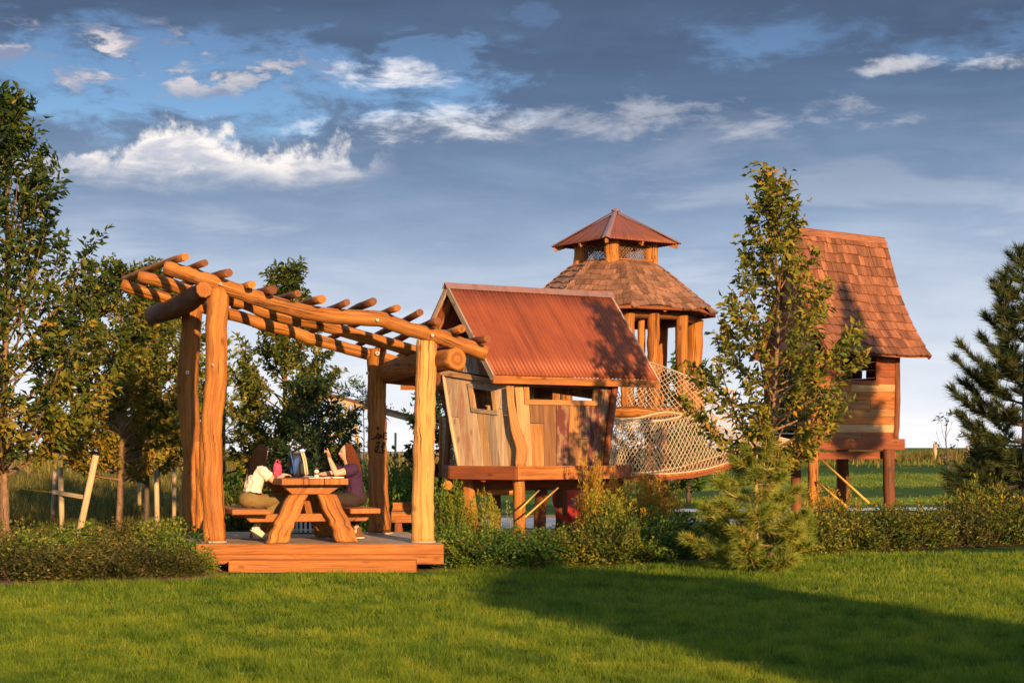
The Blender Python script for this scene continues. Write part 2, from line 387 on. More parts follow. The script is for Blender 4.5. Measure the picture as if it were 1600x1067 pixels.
M['leafmid'] = leafmat('green_leaf', G2); M['shrub'] = leafmat('shrub_leaf', G2, 0.3, 0.55, 0.5); M['shrubgold'] = leafmat('gold_shrub_leaf', GA, 0.3, 0.6, 0.3)
M['shrubbrown'] = leafmat('brown_shrub_leaf', GB, 0.25, 0.6, 0.4)
M['needle'] = leafmat('pine_needle', GP, 0.2, 0.5); M['needledark'] = leafmat('dark_pine_needle', [(0.0, (0.018, 0.036, 0.012)), (0.5, (0.05, 0.075, 0.02)), (0.85, (0.11, 0.12, 0.03)), (1.0, (0.20, 0.16, 0.05))], 0.2, 0.5)
M['grass'] = leafmat('lawn_blade', GL, 0.35, 0.5); M['meadow'] = leafmat('meadow_blade', GB, 0.3, 0.6)
M['tallgreen'] = leafmat('tall_green_blade', G2, 0.3, 0.6)
# ================================================================== the setting
def height(x, y):
    """ground height: flat lawn and playground, grassy rise at the back right, slow swell far off"""
    def ss(a, b, t):
        t = max(0, min(1, (t-a)/(b-a))); return t*t*(3-2*t)
    h = 1.30*ss(52, 78, y)*ss(2.0, 12.0, x-(y-52)*0.05)
    h += 0.55*ss(30, 60, y)*ss(-3.0, -9.0, x)
    h += 0.9*ss(80, 260, y)
    return h
def build_ground():
    mb = MB(); xs = []; t = 0
    xs = sorted(set([-3000, -1200, -500, -240, -140]+[round(-90+4*i, 2) for i in range(46)]+[140, 240, 500, 1200, 3000]))
    ys = [-60, -30, -10]+[2*i for i in range(0, 60)]+[130, 150, 180, 220, 280, 400, 700, 1500, 4000]
    ids = {}
    for j, yy in enumerate(ys):
        for i, xx in enumerate(xs):
            ids[(i, j)] = len(mb.v); mb.v.append(V((xx, yy, height(xx, yy))))
    for j in range(len(ys)-1):
        for i in range(len(xs)-1):
            mb.face((ids[(i, j)], ids[(i+1, j)], ids[(i+1, j+1)], ids[(i, j+1)]), smooth=True)
    m, nt, b, out = new_mat('ground')
    geo = nt.nodes.new('ShaderNodeNewGeometry'); p = S(nt, geo.outputs['Position']); x, y, z = sep(nt, p)
    big = noise(nt, p, 0.35, 4, 0.6); fine = noise(nt, p, 9.0, 5, 0.7); vf = noise(nt, p, 60.0, 3, 0.7)
    lawn = mixc(nt, (fine*0.6+vf*0.5).step(0.35, 0.75), (0.030, 0.075, 0.006), (0.085, 0.16, 0.012))
    lawn = mixc(nt, big.step(0.4, 0.7)*0.5, lawn, (0.10, 0.115, 0.016))
    # pale and dark stripes on the rise
    st = ((y+(big-0.5)*2.0)*0.62).sin().step(-0.35, 0.35)
    gr = noise(nt, vec(nt, x*1.2, y*0.35, 0.0), 1.0, 6, 0.75)
    stripe = mixc(nt, (st*0.75+(gr-0.5)*1.6).clamp(), (0.035, 0.075, 0.010), (0.19, 0.22, 0.025))
    lawn = mixc(nt, y.step(31, 27)*0.75, lawn, (0.014, 0.028, 0.004))  # ground darkened under the blades; shade between tufts put into the colour
    c = mixc(nt, y.step(46, 52)*x.step(0, 3), lawn, stripe)
    mead = mixc(nt, noise(nt, p, 1.3, 5, 0.65).step(0.35, 0.65), (0.07, 0.10, 0.014), (0.20, 0.18, 0.04))
    c = mixc(nt, y.step(25.2, 26.5)*x.step(-1.8, -2.4), c, mead)
    dry = mixc(nt, noise(nt, vec(nt, x*0.02, y*0.05, 0.0), 1.0, 5, 0.65), (0.30, 0.19, 0.09), (0.55, 0.34, 0.17))
    c = mixc(nt, y.step(85, 105)*(x-y*0.05).step(6, -2), c, dry)
    setc(nt, b.inputs['Base Color'], c); b.inputs['Roughness'].default_value = 0.9; b.inputs['Specular IOR Level'].default_value = 0.1
    bump(nt, b, fine+vf, 0.8, 0.03)
    o = mb.build('ground', m); tag(o, kind='structure')
build_ground()
def sheet(name, pts, z, mat):
    mb = MB(); n = len(pts)
    for (x, y) in pts: mb.v.append(V((x, y, z)))
    mb.face(range(n), [(x, y) for x, y in pts]); return tag(mb.build(name, mat), kind='structure')
M['mulch'] = plain('bark_mulch', (0.16, 0.075, 0.035), 0.95, 0.35, 26, bmp=0.9)
M['concrete'] = plain('pale_concrete', (0.46, 0.44, 0.42), 0.85, 0.08, 5, bmp=0.2)
M['chips'] = plain('playground_wood_chips', (0.27, 0.15, 0.08), 0.95, 0.3, 20, bmp=0.9)
sheet('mulch_bed', [(-9, 19.6), (-6.2, 20.0), (-3.85, 20.9), (-3.75, 22.1), (-1.2, 22.15), (-0.9, 22.7), (1.0, 23.2), (3.2, 24.3), (5.15, 26.6), (8.9, 28.8), (16, 33), (16, 35), (10, 32.6), (5, 28.6), (1.5, 26.0), (-4.2, 25.6), (-9, 25.2)], 0.008, M['mulch'])
sheet('playground_surface', [(-3.0, 27.2), (3.2, 28.3), (8.5, 30.2), (15, 35.5), (15, 42), (-3.0, 42)], 0.014, M['chips'])
sheet('path', [(-4.6, 25.3), (-1.0, 25.8), (1.5, 26.4), (1.5, 29.0), (-2.0, 29.6), (-4.6, 30.6)], 0.022, M['concrete'])
sheet('plaza', [(-1.5, 34.5), (8.0, 34.0), (8.0, 39.5), (-1.5, 40.0)], 0.030, M['concrete'])
sheet('path', [(4.0, 44.0), (18.0, 46.5), (30, 51), (30, 53), (17.6, 48.8), (4.0, 46.2)], 0.020, M['concrete'])
# ================================================================== timber deck
B = V((-0.29, 0.957, 0)); R = V((0.957, 0.29, 0))           # pergola and table axes: back, right
DZ = 0.365
def deck():
    root = thing('timber_deck', G(500, 23.5), 'low orange cedar deck with one step, carrying the log pergola', 'deck')
    yf = 22.5; xl, xr = (307-800)/FPX*yf, (693-800)/FPX*yf
    n = 24
    for i in range(n):
        y0 = yf+0.02+i*0.145; sh = -(i*0.145)*0.30
        bevel(MB().hexa([(xl+sh-0.01, y0, DZ-0.035), (xr+sh*0.7, y0, DZ-0.035), (xr+sh*0.7, y0+0.139, DZ-0.035), (xl+sh-0.05, y0+0.139, DZ-0.035),
                   (xl+sh-0.01, y0, DZ), (xr+sh*0.7, y0, DZ), (xr+sh*0.7, y0+0.139, DZ), (xl+sh-0.05, y0+0.139, DZ)], 0).build('deck_board', M['grey'], root), 0.004)
    # fascia in two courses
    xa = (655-800)/FPX*yf
    for k, (z0, z1) in enumerate(((0.098, 0.227), (0.230, DZ+0.004))):
        bevel(MB().hexa([(xl, yf-0.045, z0), (xa+0.38*0+0.002+0.33, yf-0.045, z0), (xa+0.33, yf, z0), (xl, yf, z0), (xl, yf-0.045, z1), (xa+0.33, yf-0.045, z1), (xa+0.33, yf, z1), (xl, yf, z1)], 0).build('fascia_board', M['cedar'], root), 0.006)
    s0, s1 = (357-800)/FPX*22.2, (650-800)/FPX*22.2
    st = bevel(MB().hexa([(s0, 22.18, 0.0), (s1, 22.18, 0.0), (s1, 22.45, 0.0), (s0, 22.45, 0.0), (s0, 22.18, 0.168), (s1, 22.18, 0.168), (s1, 22.45, 0.168), (s0, 22.45, 0.168)], 0).build('step', M['cedar'], root), 0.008)
    for side in (0, 1):
        if side == 0: a, b = V((xl+0.02, yf+0.01, 0.21)), V((xl-1.02, yf+3.45, 0.21))
        else: a, b = V((xr-0.02, yf+0.01, 0.21)), V((xr-0.74, yf+3.45, 0.21))
        MB().beam(a, b, 0.045, 0.24).build('fascia_board', M['redwood'], root)
    MB().box((-2.9, 24.2, 0.1), (3.2, 2.9, 0.2)).build('deck_frame', M['brownwood'], root)
    return root
deck()
# ================================================================== log pergola
def logpath(spec, n=26, seed=0, jit=0.012):
    r = random.Random(seed); p = smooth_path(spec, n)
    return [q+V((r.uniform(-jit, jit), r.uniform(-jit, jit), r.uniform(-jit, jit))) for q in p]
def pergola():
    DF, DR = 22.95, 25.35
    root = thing('log_pergola', G(490, 24.0, DZ), 'rustic orange peeled-log pergola with sloping rafters over the picnic table', 'pergola')
    def post(spec, rr, mat, seed, ring=True):
        pts = logpath(spec, 30, seed, 0.008); rs = [q*.94 for q in smooth_vals(rr, 30)]
        o = MB().tube(pts, rs, 22, wob=0.085, seed=seed).build('post', mat, root)
        b = V((pts[0].x, pts[0].y, DZ))
        MB().tube([b+V((0, 0, 0.001)), b+V((0, 0, 0.022))], rs[0]*1.12, 20, wob=0.03, seed=seed).build('post_base', M['greypale'], o)
        return o, pts, rs
    post([G(335, DF, DZ), P(334, 790, DF), P(329, 720, DF), P(331, 660, DF), P(337, 590, DF), P(338, 520, DF), P(341, 452, DF)], [.165, .155, .165, .15, .155, .15, .17], M['log'], 3)
    post([G(299, DR, DZ), P(299, 780, DR), P(302, 720, DR), P(296, 650, DR), P(293, 590, DR), P(299, 520, DR), P(302, 476, DR)], [.19, .17, .15, .16, .165, .15, .16], M['log'], 7)
    MB().tube(logpath([G(317, 25.25, DZ), P(318, 790, 25.25), P(315, 735, 25.25), P(308, 690, 25.27)], 14, 5, .004), smooth_vals([.12, .11, .09, .06], 14), 12, wob=0.08, seed=9).build('post_spur', M['log'], root)
    post([G(661, DF, DZ), P(661, 780, DF), P(662, 700, DF), P(665, 620, DF), P(667, 533, DF)], [.165, .16, .155, .15, .15], M['logpale'], 11)
    rr, rpts, rrs = post([G(594, DR, DZ), P(592, 780, DR), P(590, 700, DR), P(589, 620, DR), P(589, 545, DR)], [.185, .16, .155, .152, .16], M['log'], 15)
    # longitudinal beams
    F = logpath([P(x_, y_, DF-.02) for x_, y_ in ((259, 419), (292, 428), (321, 438), (376, 457), (432, 476), (489, 490), (545, 496), (587, 498), (615, 506), (643, 516), (685, 526), (713, 536), (760, 553))], 48, 21, .006)
    Sd = logpath([P(x_, y_, 24.0) for x_, y_ in ((217, 431), (264, 443), (298, 455), (376, 472), (413, 487), (455, 499), (489, 504), (522, 513), (559, 524), (601, 535), (643, 547), (690, 560))], 40, 22, .005)
    T = logpath([P(x_, y_, DR) for x_, y_ in ((191, 445), (236, 459), (273, 470), (376, 495), (413, 507), (455, 518), (486, 529), (517, 537), (550, 546), (600, 560), (645, 573))], 38, 23, .005)
    MB().tube(F, smooth_vals([.105, .11, .112, .108, .114, .112, .104, .112, .108], 48), 16, wob=0.06, seed=21).build('beam', M['log'], root)
    MB().tube(Sd, .088, 14, wob=0.06, seed=22).build('beam', M['log'], root)
    MB().tube(T, .090, 14, wob=0.06, seed=23).build('beam', M['log'], root)
    # cross logs on the post tops
    MB().tube([P(319.5, 452, 22.70), P(318, 453, 22.90)], [.112, .116], 9, wob=.05, seed=30, endcap=.012).build('beam_end', M['log'], root)
    MB().tube(logpath([P(318, 453, 22.91), P(312, 458, 23.4), P(290, 474, 24.6), P(240, 492, 26.2)], 16, 31, .01), smooth_vals([.115, .13, .155, .17, .145], 16), 16, wob=0.07, seed=31, endcap=0.02).build('cross_beam', M['logdark'], root)  # same log as the lit end above; its shade is put into the colour
    MB().tube(logpath([P(714, 561, 22.6), P(680, 566, 23.2), P(630, 574, 24.4), P(598, 584, 25.7)], 16, 33, .006), smooth_vals([.145, .15, .16, .15], 16), 16, wob=0.04, seed=33, endcap=0.012).build('cross_beam', M['log'], root)
    MB().tube(logpath([P(600, 586, 25.4), P(640, 589, 25.1), P(680, 592, 24.8)], 8, 35, .006), .13, 14, wob=0.05, seed=35).build('cross_beam', M['logdark'], root)
    # rafters
    def along(Lp, px):
        best = min(Lp, key=lambda q: abs(800+q.x/q.y*FPX-px)); return best
    fronts = [(290, 404), (320, 414), (357, 430), (394, 448), (427, 456), (466, 462), (504, 470), (543, 476), (583, 474), (621, 484), (656, 491), (684, 504), (722, 517), (762, 532)]
    fronts = [(x_, y_, x_-(88 if x_ < 400 else 92)) for x_, y_ in fronts]
    for i, (px, py, pb) in enumerate(fronts):
        a = P(px, py-3, 22.62)
        tb = along(T, pb); b = V((tb.x, tb.y, tb.z+0.155)); m_ = along(Sd, (px+pb)/2)
        e = b+(b-a)*0.13
        r = random.Random(50+i)
        rad_ = r.uniform(.044, .057)
        spec = [a, a*0.66+b*0.34+V((r.uniform(-.02, .02), 0, r.uniform(-.02, .03))), a*0.33+b*0.67+V((r.uniform(-.02, .02), 0, r.uniform(-.02, .03))), b, e]
        MB().tube(logpath(spec, 14, 60+i, .005), smooth_vals([rad_*1.05, rad_, rad_*r.uniform(.9, 1.1), rad_*.9], 14), 10, wob=0.06, seed=i+70).build('rafter', M['logdark'] if i % 3 else M['log'], root)
    # bolts
    for (px, py, D, r_) in ((293, 582, DR-.19, .028), (590, 552, DR-.19, .032), (574, 583, DR-.15, .024), (333, 570, DF-.165, .018), (590, 500, DF-.15, .02), (676, 524, DF-.15, .02), (345, 444, DF-.16, .02)):
        c = P(px, py, D); o = MB().tube([c, c+V((0, -.012, 0))], r_, 12).build('bolt', M['steel'], root)
        MB().tube([c+V((0, -.012, 0)), c+V((0, -.024, 0))], r_*.5, 6, smooth=False).build('bolt_nut', M['wire'], o)
    # carved writing on the back right post
    ink = plain('black_marker', (0.02, 0.012, 0.008), 0.7)
    def surf(px, py):
        z = P(px, py, DR-.15).z
        k = min(range(len(rpts)), key=lambda i: abs(rpts[i].z-z)); c = rpts[k]; r = rrs[k]*1.03
        x = P(px, py, DR-r).x; dx = max(-r*.97, min(r*.97, x-c.x))
        return V((x, c.y-math.sqrt(max(1e-5, r*r-dx*dx))-.010, z))
    def stroke(pl, w=.0085):
        q = smooth_path([surf(*p) for p in pl], max(6, len(pl)*4)) if len(pl) > 2 else [surf(*p) for p in pl]
        return q, w
    S1 = [[(581, 686), (583, 685), (586, 684), (588, 681), (590.5, 677), (592, 682), (592.5, 687)], [(586, 684), (592, 683.5)],      # A
          [(593, 681.5), (597, 681)], [(595, 678.5), (595.3, 684.5)],                                                                 # +
          [(603.5, 676.5), (600, 676.5), (599, 680), (599.3, 684), (603.5, 686)], [(599.3, 680.5), (602.8, 680.5)],                   # E
          [(588, 693), (590, 690.5), (593, 690.5), (594, 692)], [(591, 692), (591, 699), (589, 704), (586.5, 704), (585.6, 700)], [(586, 698), (592.5, 697.5)],
          [(596.5, 692.5), (600, 691.5), (600.8, 694), (597, 696), (597, 698), (600.5, 698.5), (597.8, 701), (598.5, 704), (601, 703.5)], [(586, 705), (592, 707), (600.5, 706.6)]]
    for pl in S1:
        q, w = stroke(pl); MB().tube(q, w*1.2, 6).build('pen_stroke', ink, rr)
    h = MB()
    hp = [(590.5, 672.5), (593, 668.8), (592.6, 667), (591.3, 667), (590.5, 668.3), (589.7, 667), (588.4, 667), (588, 668.8)]
    for p in hp: h.v.append(surf(*p)+V((0, -.004, 0)))
    for p in hp: h.v.append(surf(*p)+V((0, .012, 0)))
    h.face(range(8))
    for k in range(8): h.face((k, 8+k, 8+(k+1) % 8, (k+1) % 8))
    h.build('pen_heart', ink, rr)
    return root
pergola()
# ================================================================== picnic table
TN = V(((491-800)/FPX*22.62, 22.62, 0))
def tp(a, b, z): return V((TN.x, TN.y, 0))+R*a+B*b+V((0, 0, z))
def table():
    root = thing('picnic_table', tp(0, 0.9, DZ), 'heavy timber picnic table with splayed log legs and attached benches', 'picnic table')
    LN = 1.95
    def plank(name, a0, a1, b0, b1, z0, z1, mat, ch=0.0):
        return bevel(MB().hexa([tp(a0, b0+ch, z0), tp(a1, b0, z0), tp(a1, b1, z0), tp(a0, b1, z0), tp(a0, b0+ch, z1), tp(a1, b0, z1), tp(a1, b1, z1), tp(a0, b1, z1)], 1).build(name, mat, root), .007)
    zt = 1.25
    for (a0, a1) in ((-.455, -.160), (-.155, .125), (.130, .455)): plank('tabletop_plank', a0, a1, -.08, LN, zt-.085, zt, M['cedar'])
    for k, b0 in enumerate((0.12, LN-.30)):
        mb = MB(); mb.hexa([tp(-.28, b0, zt-.215), tp(.23, b0, zt-.215), tp(.23, b0+.13, zt-.215), tp(-.28, b0+.13, zt-.215), tp(-.42, b0, zt-.09), tp(.42, b0, zt-.09), tp(.42, b0+.13, zt-.09), tp(-.42, b0+.13, zt-.09)], 0)
        bevel(mb.build('tabletop_support', M['cedar'], root), .008)
        for sgn in (-1, 1):
            t0 = tp(sgn*.185, b0+.065, zt-.215); f0 = tp(sgn*.49, b0+.065, DZ+.002)
            mid = (t0+f0)*.5+R*sgn*.015
            pts = smooth_path([f0, f0*.7+t0*.3+R*sgn*.012, mid, t0], 12); n = 12
            mb = MB(); w = [.155, .15, .14, .145, .14, .135]
            for i in range(11):
                wa, wb = smooth_vals(w, 12)[i], smooth_vals(w, 12)[i+1]
                a, b_ = pts[i], pts[i+1]
                if i: 
                    ids = [len(mb.v)-4+k_ for k_ in range(4)]
                else:
                    mb.v += [a-R*wa-B*.085, a+R*wa-B*.085, a+R*wa+B*.085, a-R*wa+B*.085]; ids = [0, 1, 2, 3]
                wv = math.sin(i*1.7+sgn+k)*.012
                mb.v += [b_-R*(wb+wv)-B*.085, b_+R*(wb-wv)-B*.085, b_+R*(wb-wv)+B*.085, b_-R*(wb+wv)+B*.085]
                nx = [len(mb.v)-4+k_ for k_ in range(4)]; L0, L1 = i*.08, (i+1)*.08
                for e in range(4): mb.face((ids[e], ids[(e+1) % 4], nx[(e+1) % 4], nx[e]), [(e*.3, L0), (e*.3+.3, L0), (e*.3+.3, L1), (e*.3, L1)])
            mb.face([3, 2, 1, 0]); mb.face([len(mb.v)-4+k_ for k_ in range(4)])
            # scale thickness: narrow the log slab
            o = mb.build('leg', M['log'], root)
            bevel(o, .03, 2)
        a = tp(-.93, b0+.21, 0); b_ = tp(.86, b0+.21, 0); zb0, zb1 = .655, .765
        mb = MB(); mb.hexa([tp(-.83, b0+.16, zb0), tp(.78, b0+.16, zb0), tp(.78, b0+.24, zb0), tp(-.83, b0+.24, zb0), tp(-.93, b0+.16, zb1), tp(.86, b0+.16, zb1), tp(.86, b0+.24, zb1), tp(-.93, b0+.24, zb1)], 0)
        bevel(mb.build('seat_beam', M['cedar'], root), .006)
    plank('seat', -1.10, -.60, -.02, LN-.05, .767, .835, M['cedar'], 0.10)
    plank('seat', .50, .92, .0, LN-.05, .767, .835, M['cedar'])
    for sgn, bb in ((1, .40), (-1, LN-.55)):
        MB().beam(tp(.0, bb, .70), tp(0, bb+sgn*.45, 1.08), .09, .12).build('brace', M['cedar'], root)
table()
# ================================================================== playhouse helpers
def bil(q, u, v):
    BL, BR, TR, TL = q
    return (BL*(1-u)+BR*u)*(1-v)+(TL*(1-u)+TR*u)*v
def quad_n(q): return (q[1]-q[0]).cross(q[3]-q[0]).normalized()
def wall_board(name, q, u0, u1, v0, v1, th, mat, parent, vert=True, lift=0.0, bv=0.003):
    n = quad_n(q)
    f = [bil(q, u0, v0), bil(q, u1, v0), bil(q, u1, v1), bil(q, u0, v1)]
    a = [p+n*lift for p in f]; b = [p+n*(lift-th) for p in f]
    mb = MB().hexa([b[0], b[1], a[1], a[0], b[3], b[2], a[2], a[3]], 2 if vert else 0)
    o = mb.build(name, mat, parent)
    if bv: bevel(o, bv)
    return o
def board_wall(parent, q, edges, mats, holes=(), th=0.03, vert=True, seed=1, name='wall_plank', gap=0.0012):
    """planks between the given edges (0..1); holes = (u0,u1,v0,v1) cut the planks they cross"""
    r = random.Random(seed)
    for i in range(len(edges)-1):
        a, b = edges[i], edges[i+1]; spans = [(0.0, 1.0)]
        for (hu0, hu1, hv0, hv1) in holes:
            h0, h1, w0, w1 = (hu0, hu1, hv0, hv1) if vert else (hv0, hv1, hu0, hu1)
            if b > h0+1e-4 and a < h1-1e-4:
                new = []
                for (s0, s1) in spans:
                    if w0 > s0: new.append((s0, min(s1, w0)))
                    if w1 < s1: new.append((max(s0, w1), s1))
                spans = new
        for (s0, s1) in spans:
            if s1-s0 < 0.01: continue
            cuts = [s0, s1]
            if r.random() < 0.3 and s1-s0 > 0.6: cuts = [s0, s0+(s1-s0)*r.uniform(.3, .7), s1]
            for c in range(len(cuts)-1):
                m_ = mats[i % len(mats)] if c == 0 else r.choice(mats)
                lf = r.uniform(0.0, 0.010)
                if vert: wall_board(name, q, a+gap, b-gap, cuts[c]+.002, cuts[c+1]-.002, th, m_, parent, True, lf)
                else: wall_board(name, q, cuts[c]+.002, cuts[c+1]-.002, a+gap, b-gap, th, m_, parent, False, lf)
def window(parent, q, u0, u1, v0, v1, w, th, mat, name='window_frame', proud=0.03):
    L = (q[1]-q[0]).length; H = (q[3]-q[0]).length; du, dv = w/L, w/H
    mm = mat if isinstance(mat, (list, tuple)) else [mat]*4
    bot = wall_board(name, q, u0-du, u1+du, v0-dv, v0, th, mm[0], parent, False, proud)
    wall_board('frame_board', q, u0-du, u1+du, v1, v1+dv, th, mm[1], bot, False, proud)
    wall_board('frame_board', q, u0-du, u0, v0+.001, v1-.001, th, mm[2], bot, True, proud-.002)
    wall_board('frame_board', q, u1, u1+du, v0+.001, v1-.001, th, mm[3], bot, True, proud-.002)
    return bot
def corrugated(parent, E1, E2, R1, R2, ribs, amp, mat, name='roof_sheet', th=0.012, curve=None):
    n = (E2-E1).cross(R1-E1).normalized()
    nu, nv = ribs*6, 4
    def fn(u, v):
        p = (E1*(1-u)+E2*u)*(1-v)+(R1*(1-u)+R2*u)*v
        return p+n*(amp*math.sin(u*ribs*6.28318))
    L = (E2-E1).length; H = (R1-E1).length
    mb = MB().grid(fn, nu, nv, True, (L, H))
    o = mb.build(name, mat, parent)
    s = o.modifiers.new('solid', 'SOLIDIFY'); s.thickness = th; s.offset = -1
    return o
def net(parent, top, bot, cell, r, mat, name='netting', nrows=None, n_s=None, sag=None):
    """diamond netting between two rope curves"""
    K = 60
    T_ = smooth_path(top, K+1); B_ = smooth_path(bot, K+1)
    L = sum((T_[i+1]-T_[i]).length for i in range(K))
    H = sum((T_[i]-B_[i]).length for i in range(0, K+1, 6))/len(range(0, K+1, 6))
    cols = n_s or max(3, int(L/cell)); rows = nrows or max(2, int(round(H/cell)))
    def S_(u, v):
        t = max(0, min(1, u))*K; k = min(int(t), K-1); f = t-k
        a = B_[k]*(1-f)+B_[k+1]*f; b = T_[k]*(1-f)+T_[k+1]*f
        p = a*(1-v)+b*v
        if sag: p = p+sag(u, v)
        return p
    mb = MB(); rr = random.Random(5)
    jit = {}
    def node(i, j):
        if (i, j) not in jit: jit[(i, j)] = S_((i*.5+rr.uniform(-.09, .09))/cols, j/(2*rows)+(rr.uniform(-.012, .012) if 0 < j < 2*rows else 0))
        return jit[(i, j)]
    for sgn in (1, -1):
        for s in range(-2*rows, 2*cols+2*rows+1, 2):
            pts = []
            for j in range(2*rows+1):
                i = s+sgn*j
                if 0 <= i <= 2*cols: pts.append(node(i, j))
            if len(pts) > 1: mb.tube(pts, r, 4, caps=False)
    o = mb.build(name, mat, parent); o['kind'] = 'stuff'
    return o, T_, B_
def rope(parent, pts, r, mat, name='rope', n=30):
    return MB().tube(smooth_path(pts, n), r, 8).build(name, mat, parent)
shingle_meshes = []
def shingle_mesh(k, mat):
    mb = MB(); r = random.Random(k); w = .5
    a, b = r.uniform(-.04, .04), r.uniform(-.04, .04)
    # unit shingle: x across, y up the slope (0 bottom..1), z thickness, butt end thick
    mb.hexa([(-w, a, 0), (w, b, 0), (w, 1, 0), (-w, 1, 0), (-w, a, 1), (w, b, 1), (w, 1, .35), (-w, 1, .35)], 1)
    for i, uvf in enumerate(mb.uv): mb.uv[i] = [(p[0]*.14, p[1]*.28) for p in uvf]
    return mb.mesh('shingle', mat)
def shingle_face(parent, prof, wl, origin_fn, exposure, width, meshes, seed, joined=False, th=0.032):
    """prof: list of points up the slope as functions of u in 0..1 -> list; origin_fn(u,v)->point, courses by v"""
    r = random.Random(seed); rows = prof; made = []
    mbj = MB()
    for k in range(rows):
        v0, v1 = k/rows, min(1.0, (k+1.55)/rows)
        a, b = origin_fn(0, v0), origin_fn(1, v0); W_ = (b-a).length
        n = max(1, int(round(W_/width))); cuts = [0.0]
        for i in range(n-1): cuts.append((i+1+r.uniform(-.22, .22))/n)
        cuts.append(1.0); wave = r.uniform(0, 6)
        for i in range(n):
            u0, u1 = cuts[i], cuts[i+1]; uc = (u0+u1)/2
            p0, p1 = origin_fn(uc, v0), origin_fn(uc, v1)
            xd = (origin_fn(u1, v0)-origin_fn(u0, v0)); w = xd.length-.005; xd.normalize()
            yd = (p1-p0); H = yd.length*1.0; yd.normalize(); zd = xd.cross(yd).normalized(); yd = zd.cross(xd).normalized()
            tip = r.uniform(.002, .030)+0.012*math.sin(uc*9+wave)
            p = p0+zd*(0.012+.010)+zd*r.uniform(0, .006)-yd*tip
            yd2 = (yd-zd*0.055).normalized(); zd2 = xd.cross(yd2).normalized()
            Mx = Matrix((xd, yd2, zd2)).transposed()
            if joined:
                c = [(-.5, 0, 0), (.5, 0, 0), (.5, 1, 0), (-.5, 1, 0), (-.5, 0, 1), (.5, 0, 1), (.5, 1, .35), (-.5, 1, .35)]
                mbj.hexa([p+Mx @ V((x*w, y*H, z*th)) for x, y, z in c], 1)
            else:
                o = link('shingle', r.choice(meshes), parent, p-root_loc(parent), Mx.to_quaternion(), (w, H, th)); made.append(o)
    if joined:
        o = mbj.build('shingles', meshes[0].materials[0], parent); o['kind'] = 'stuff'; return [o]
    return made
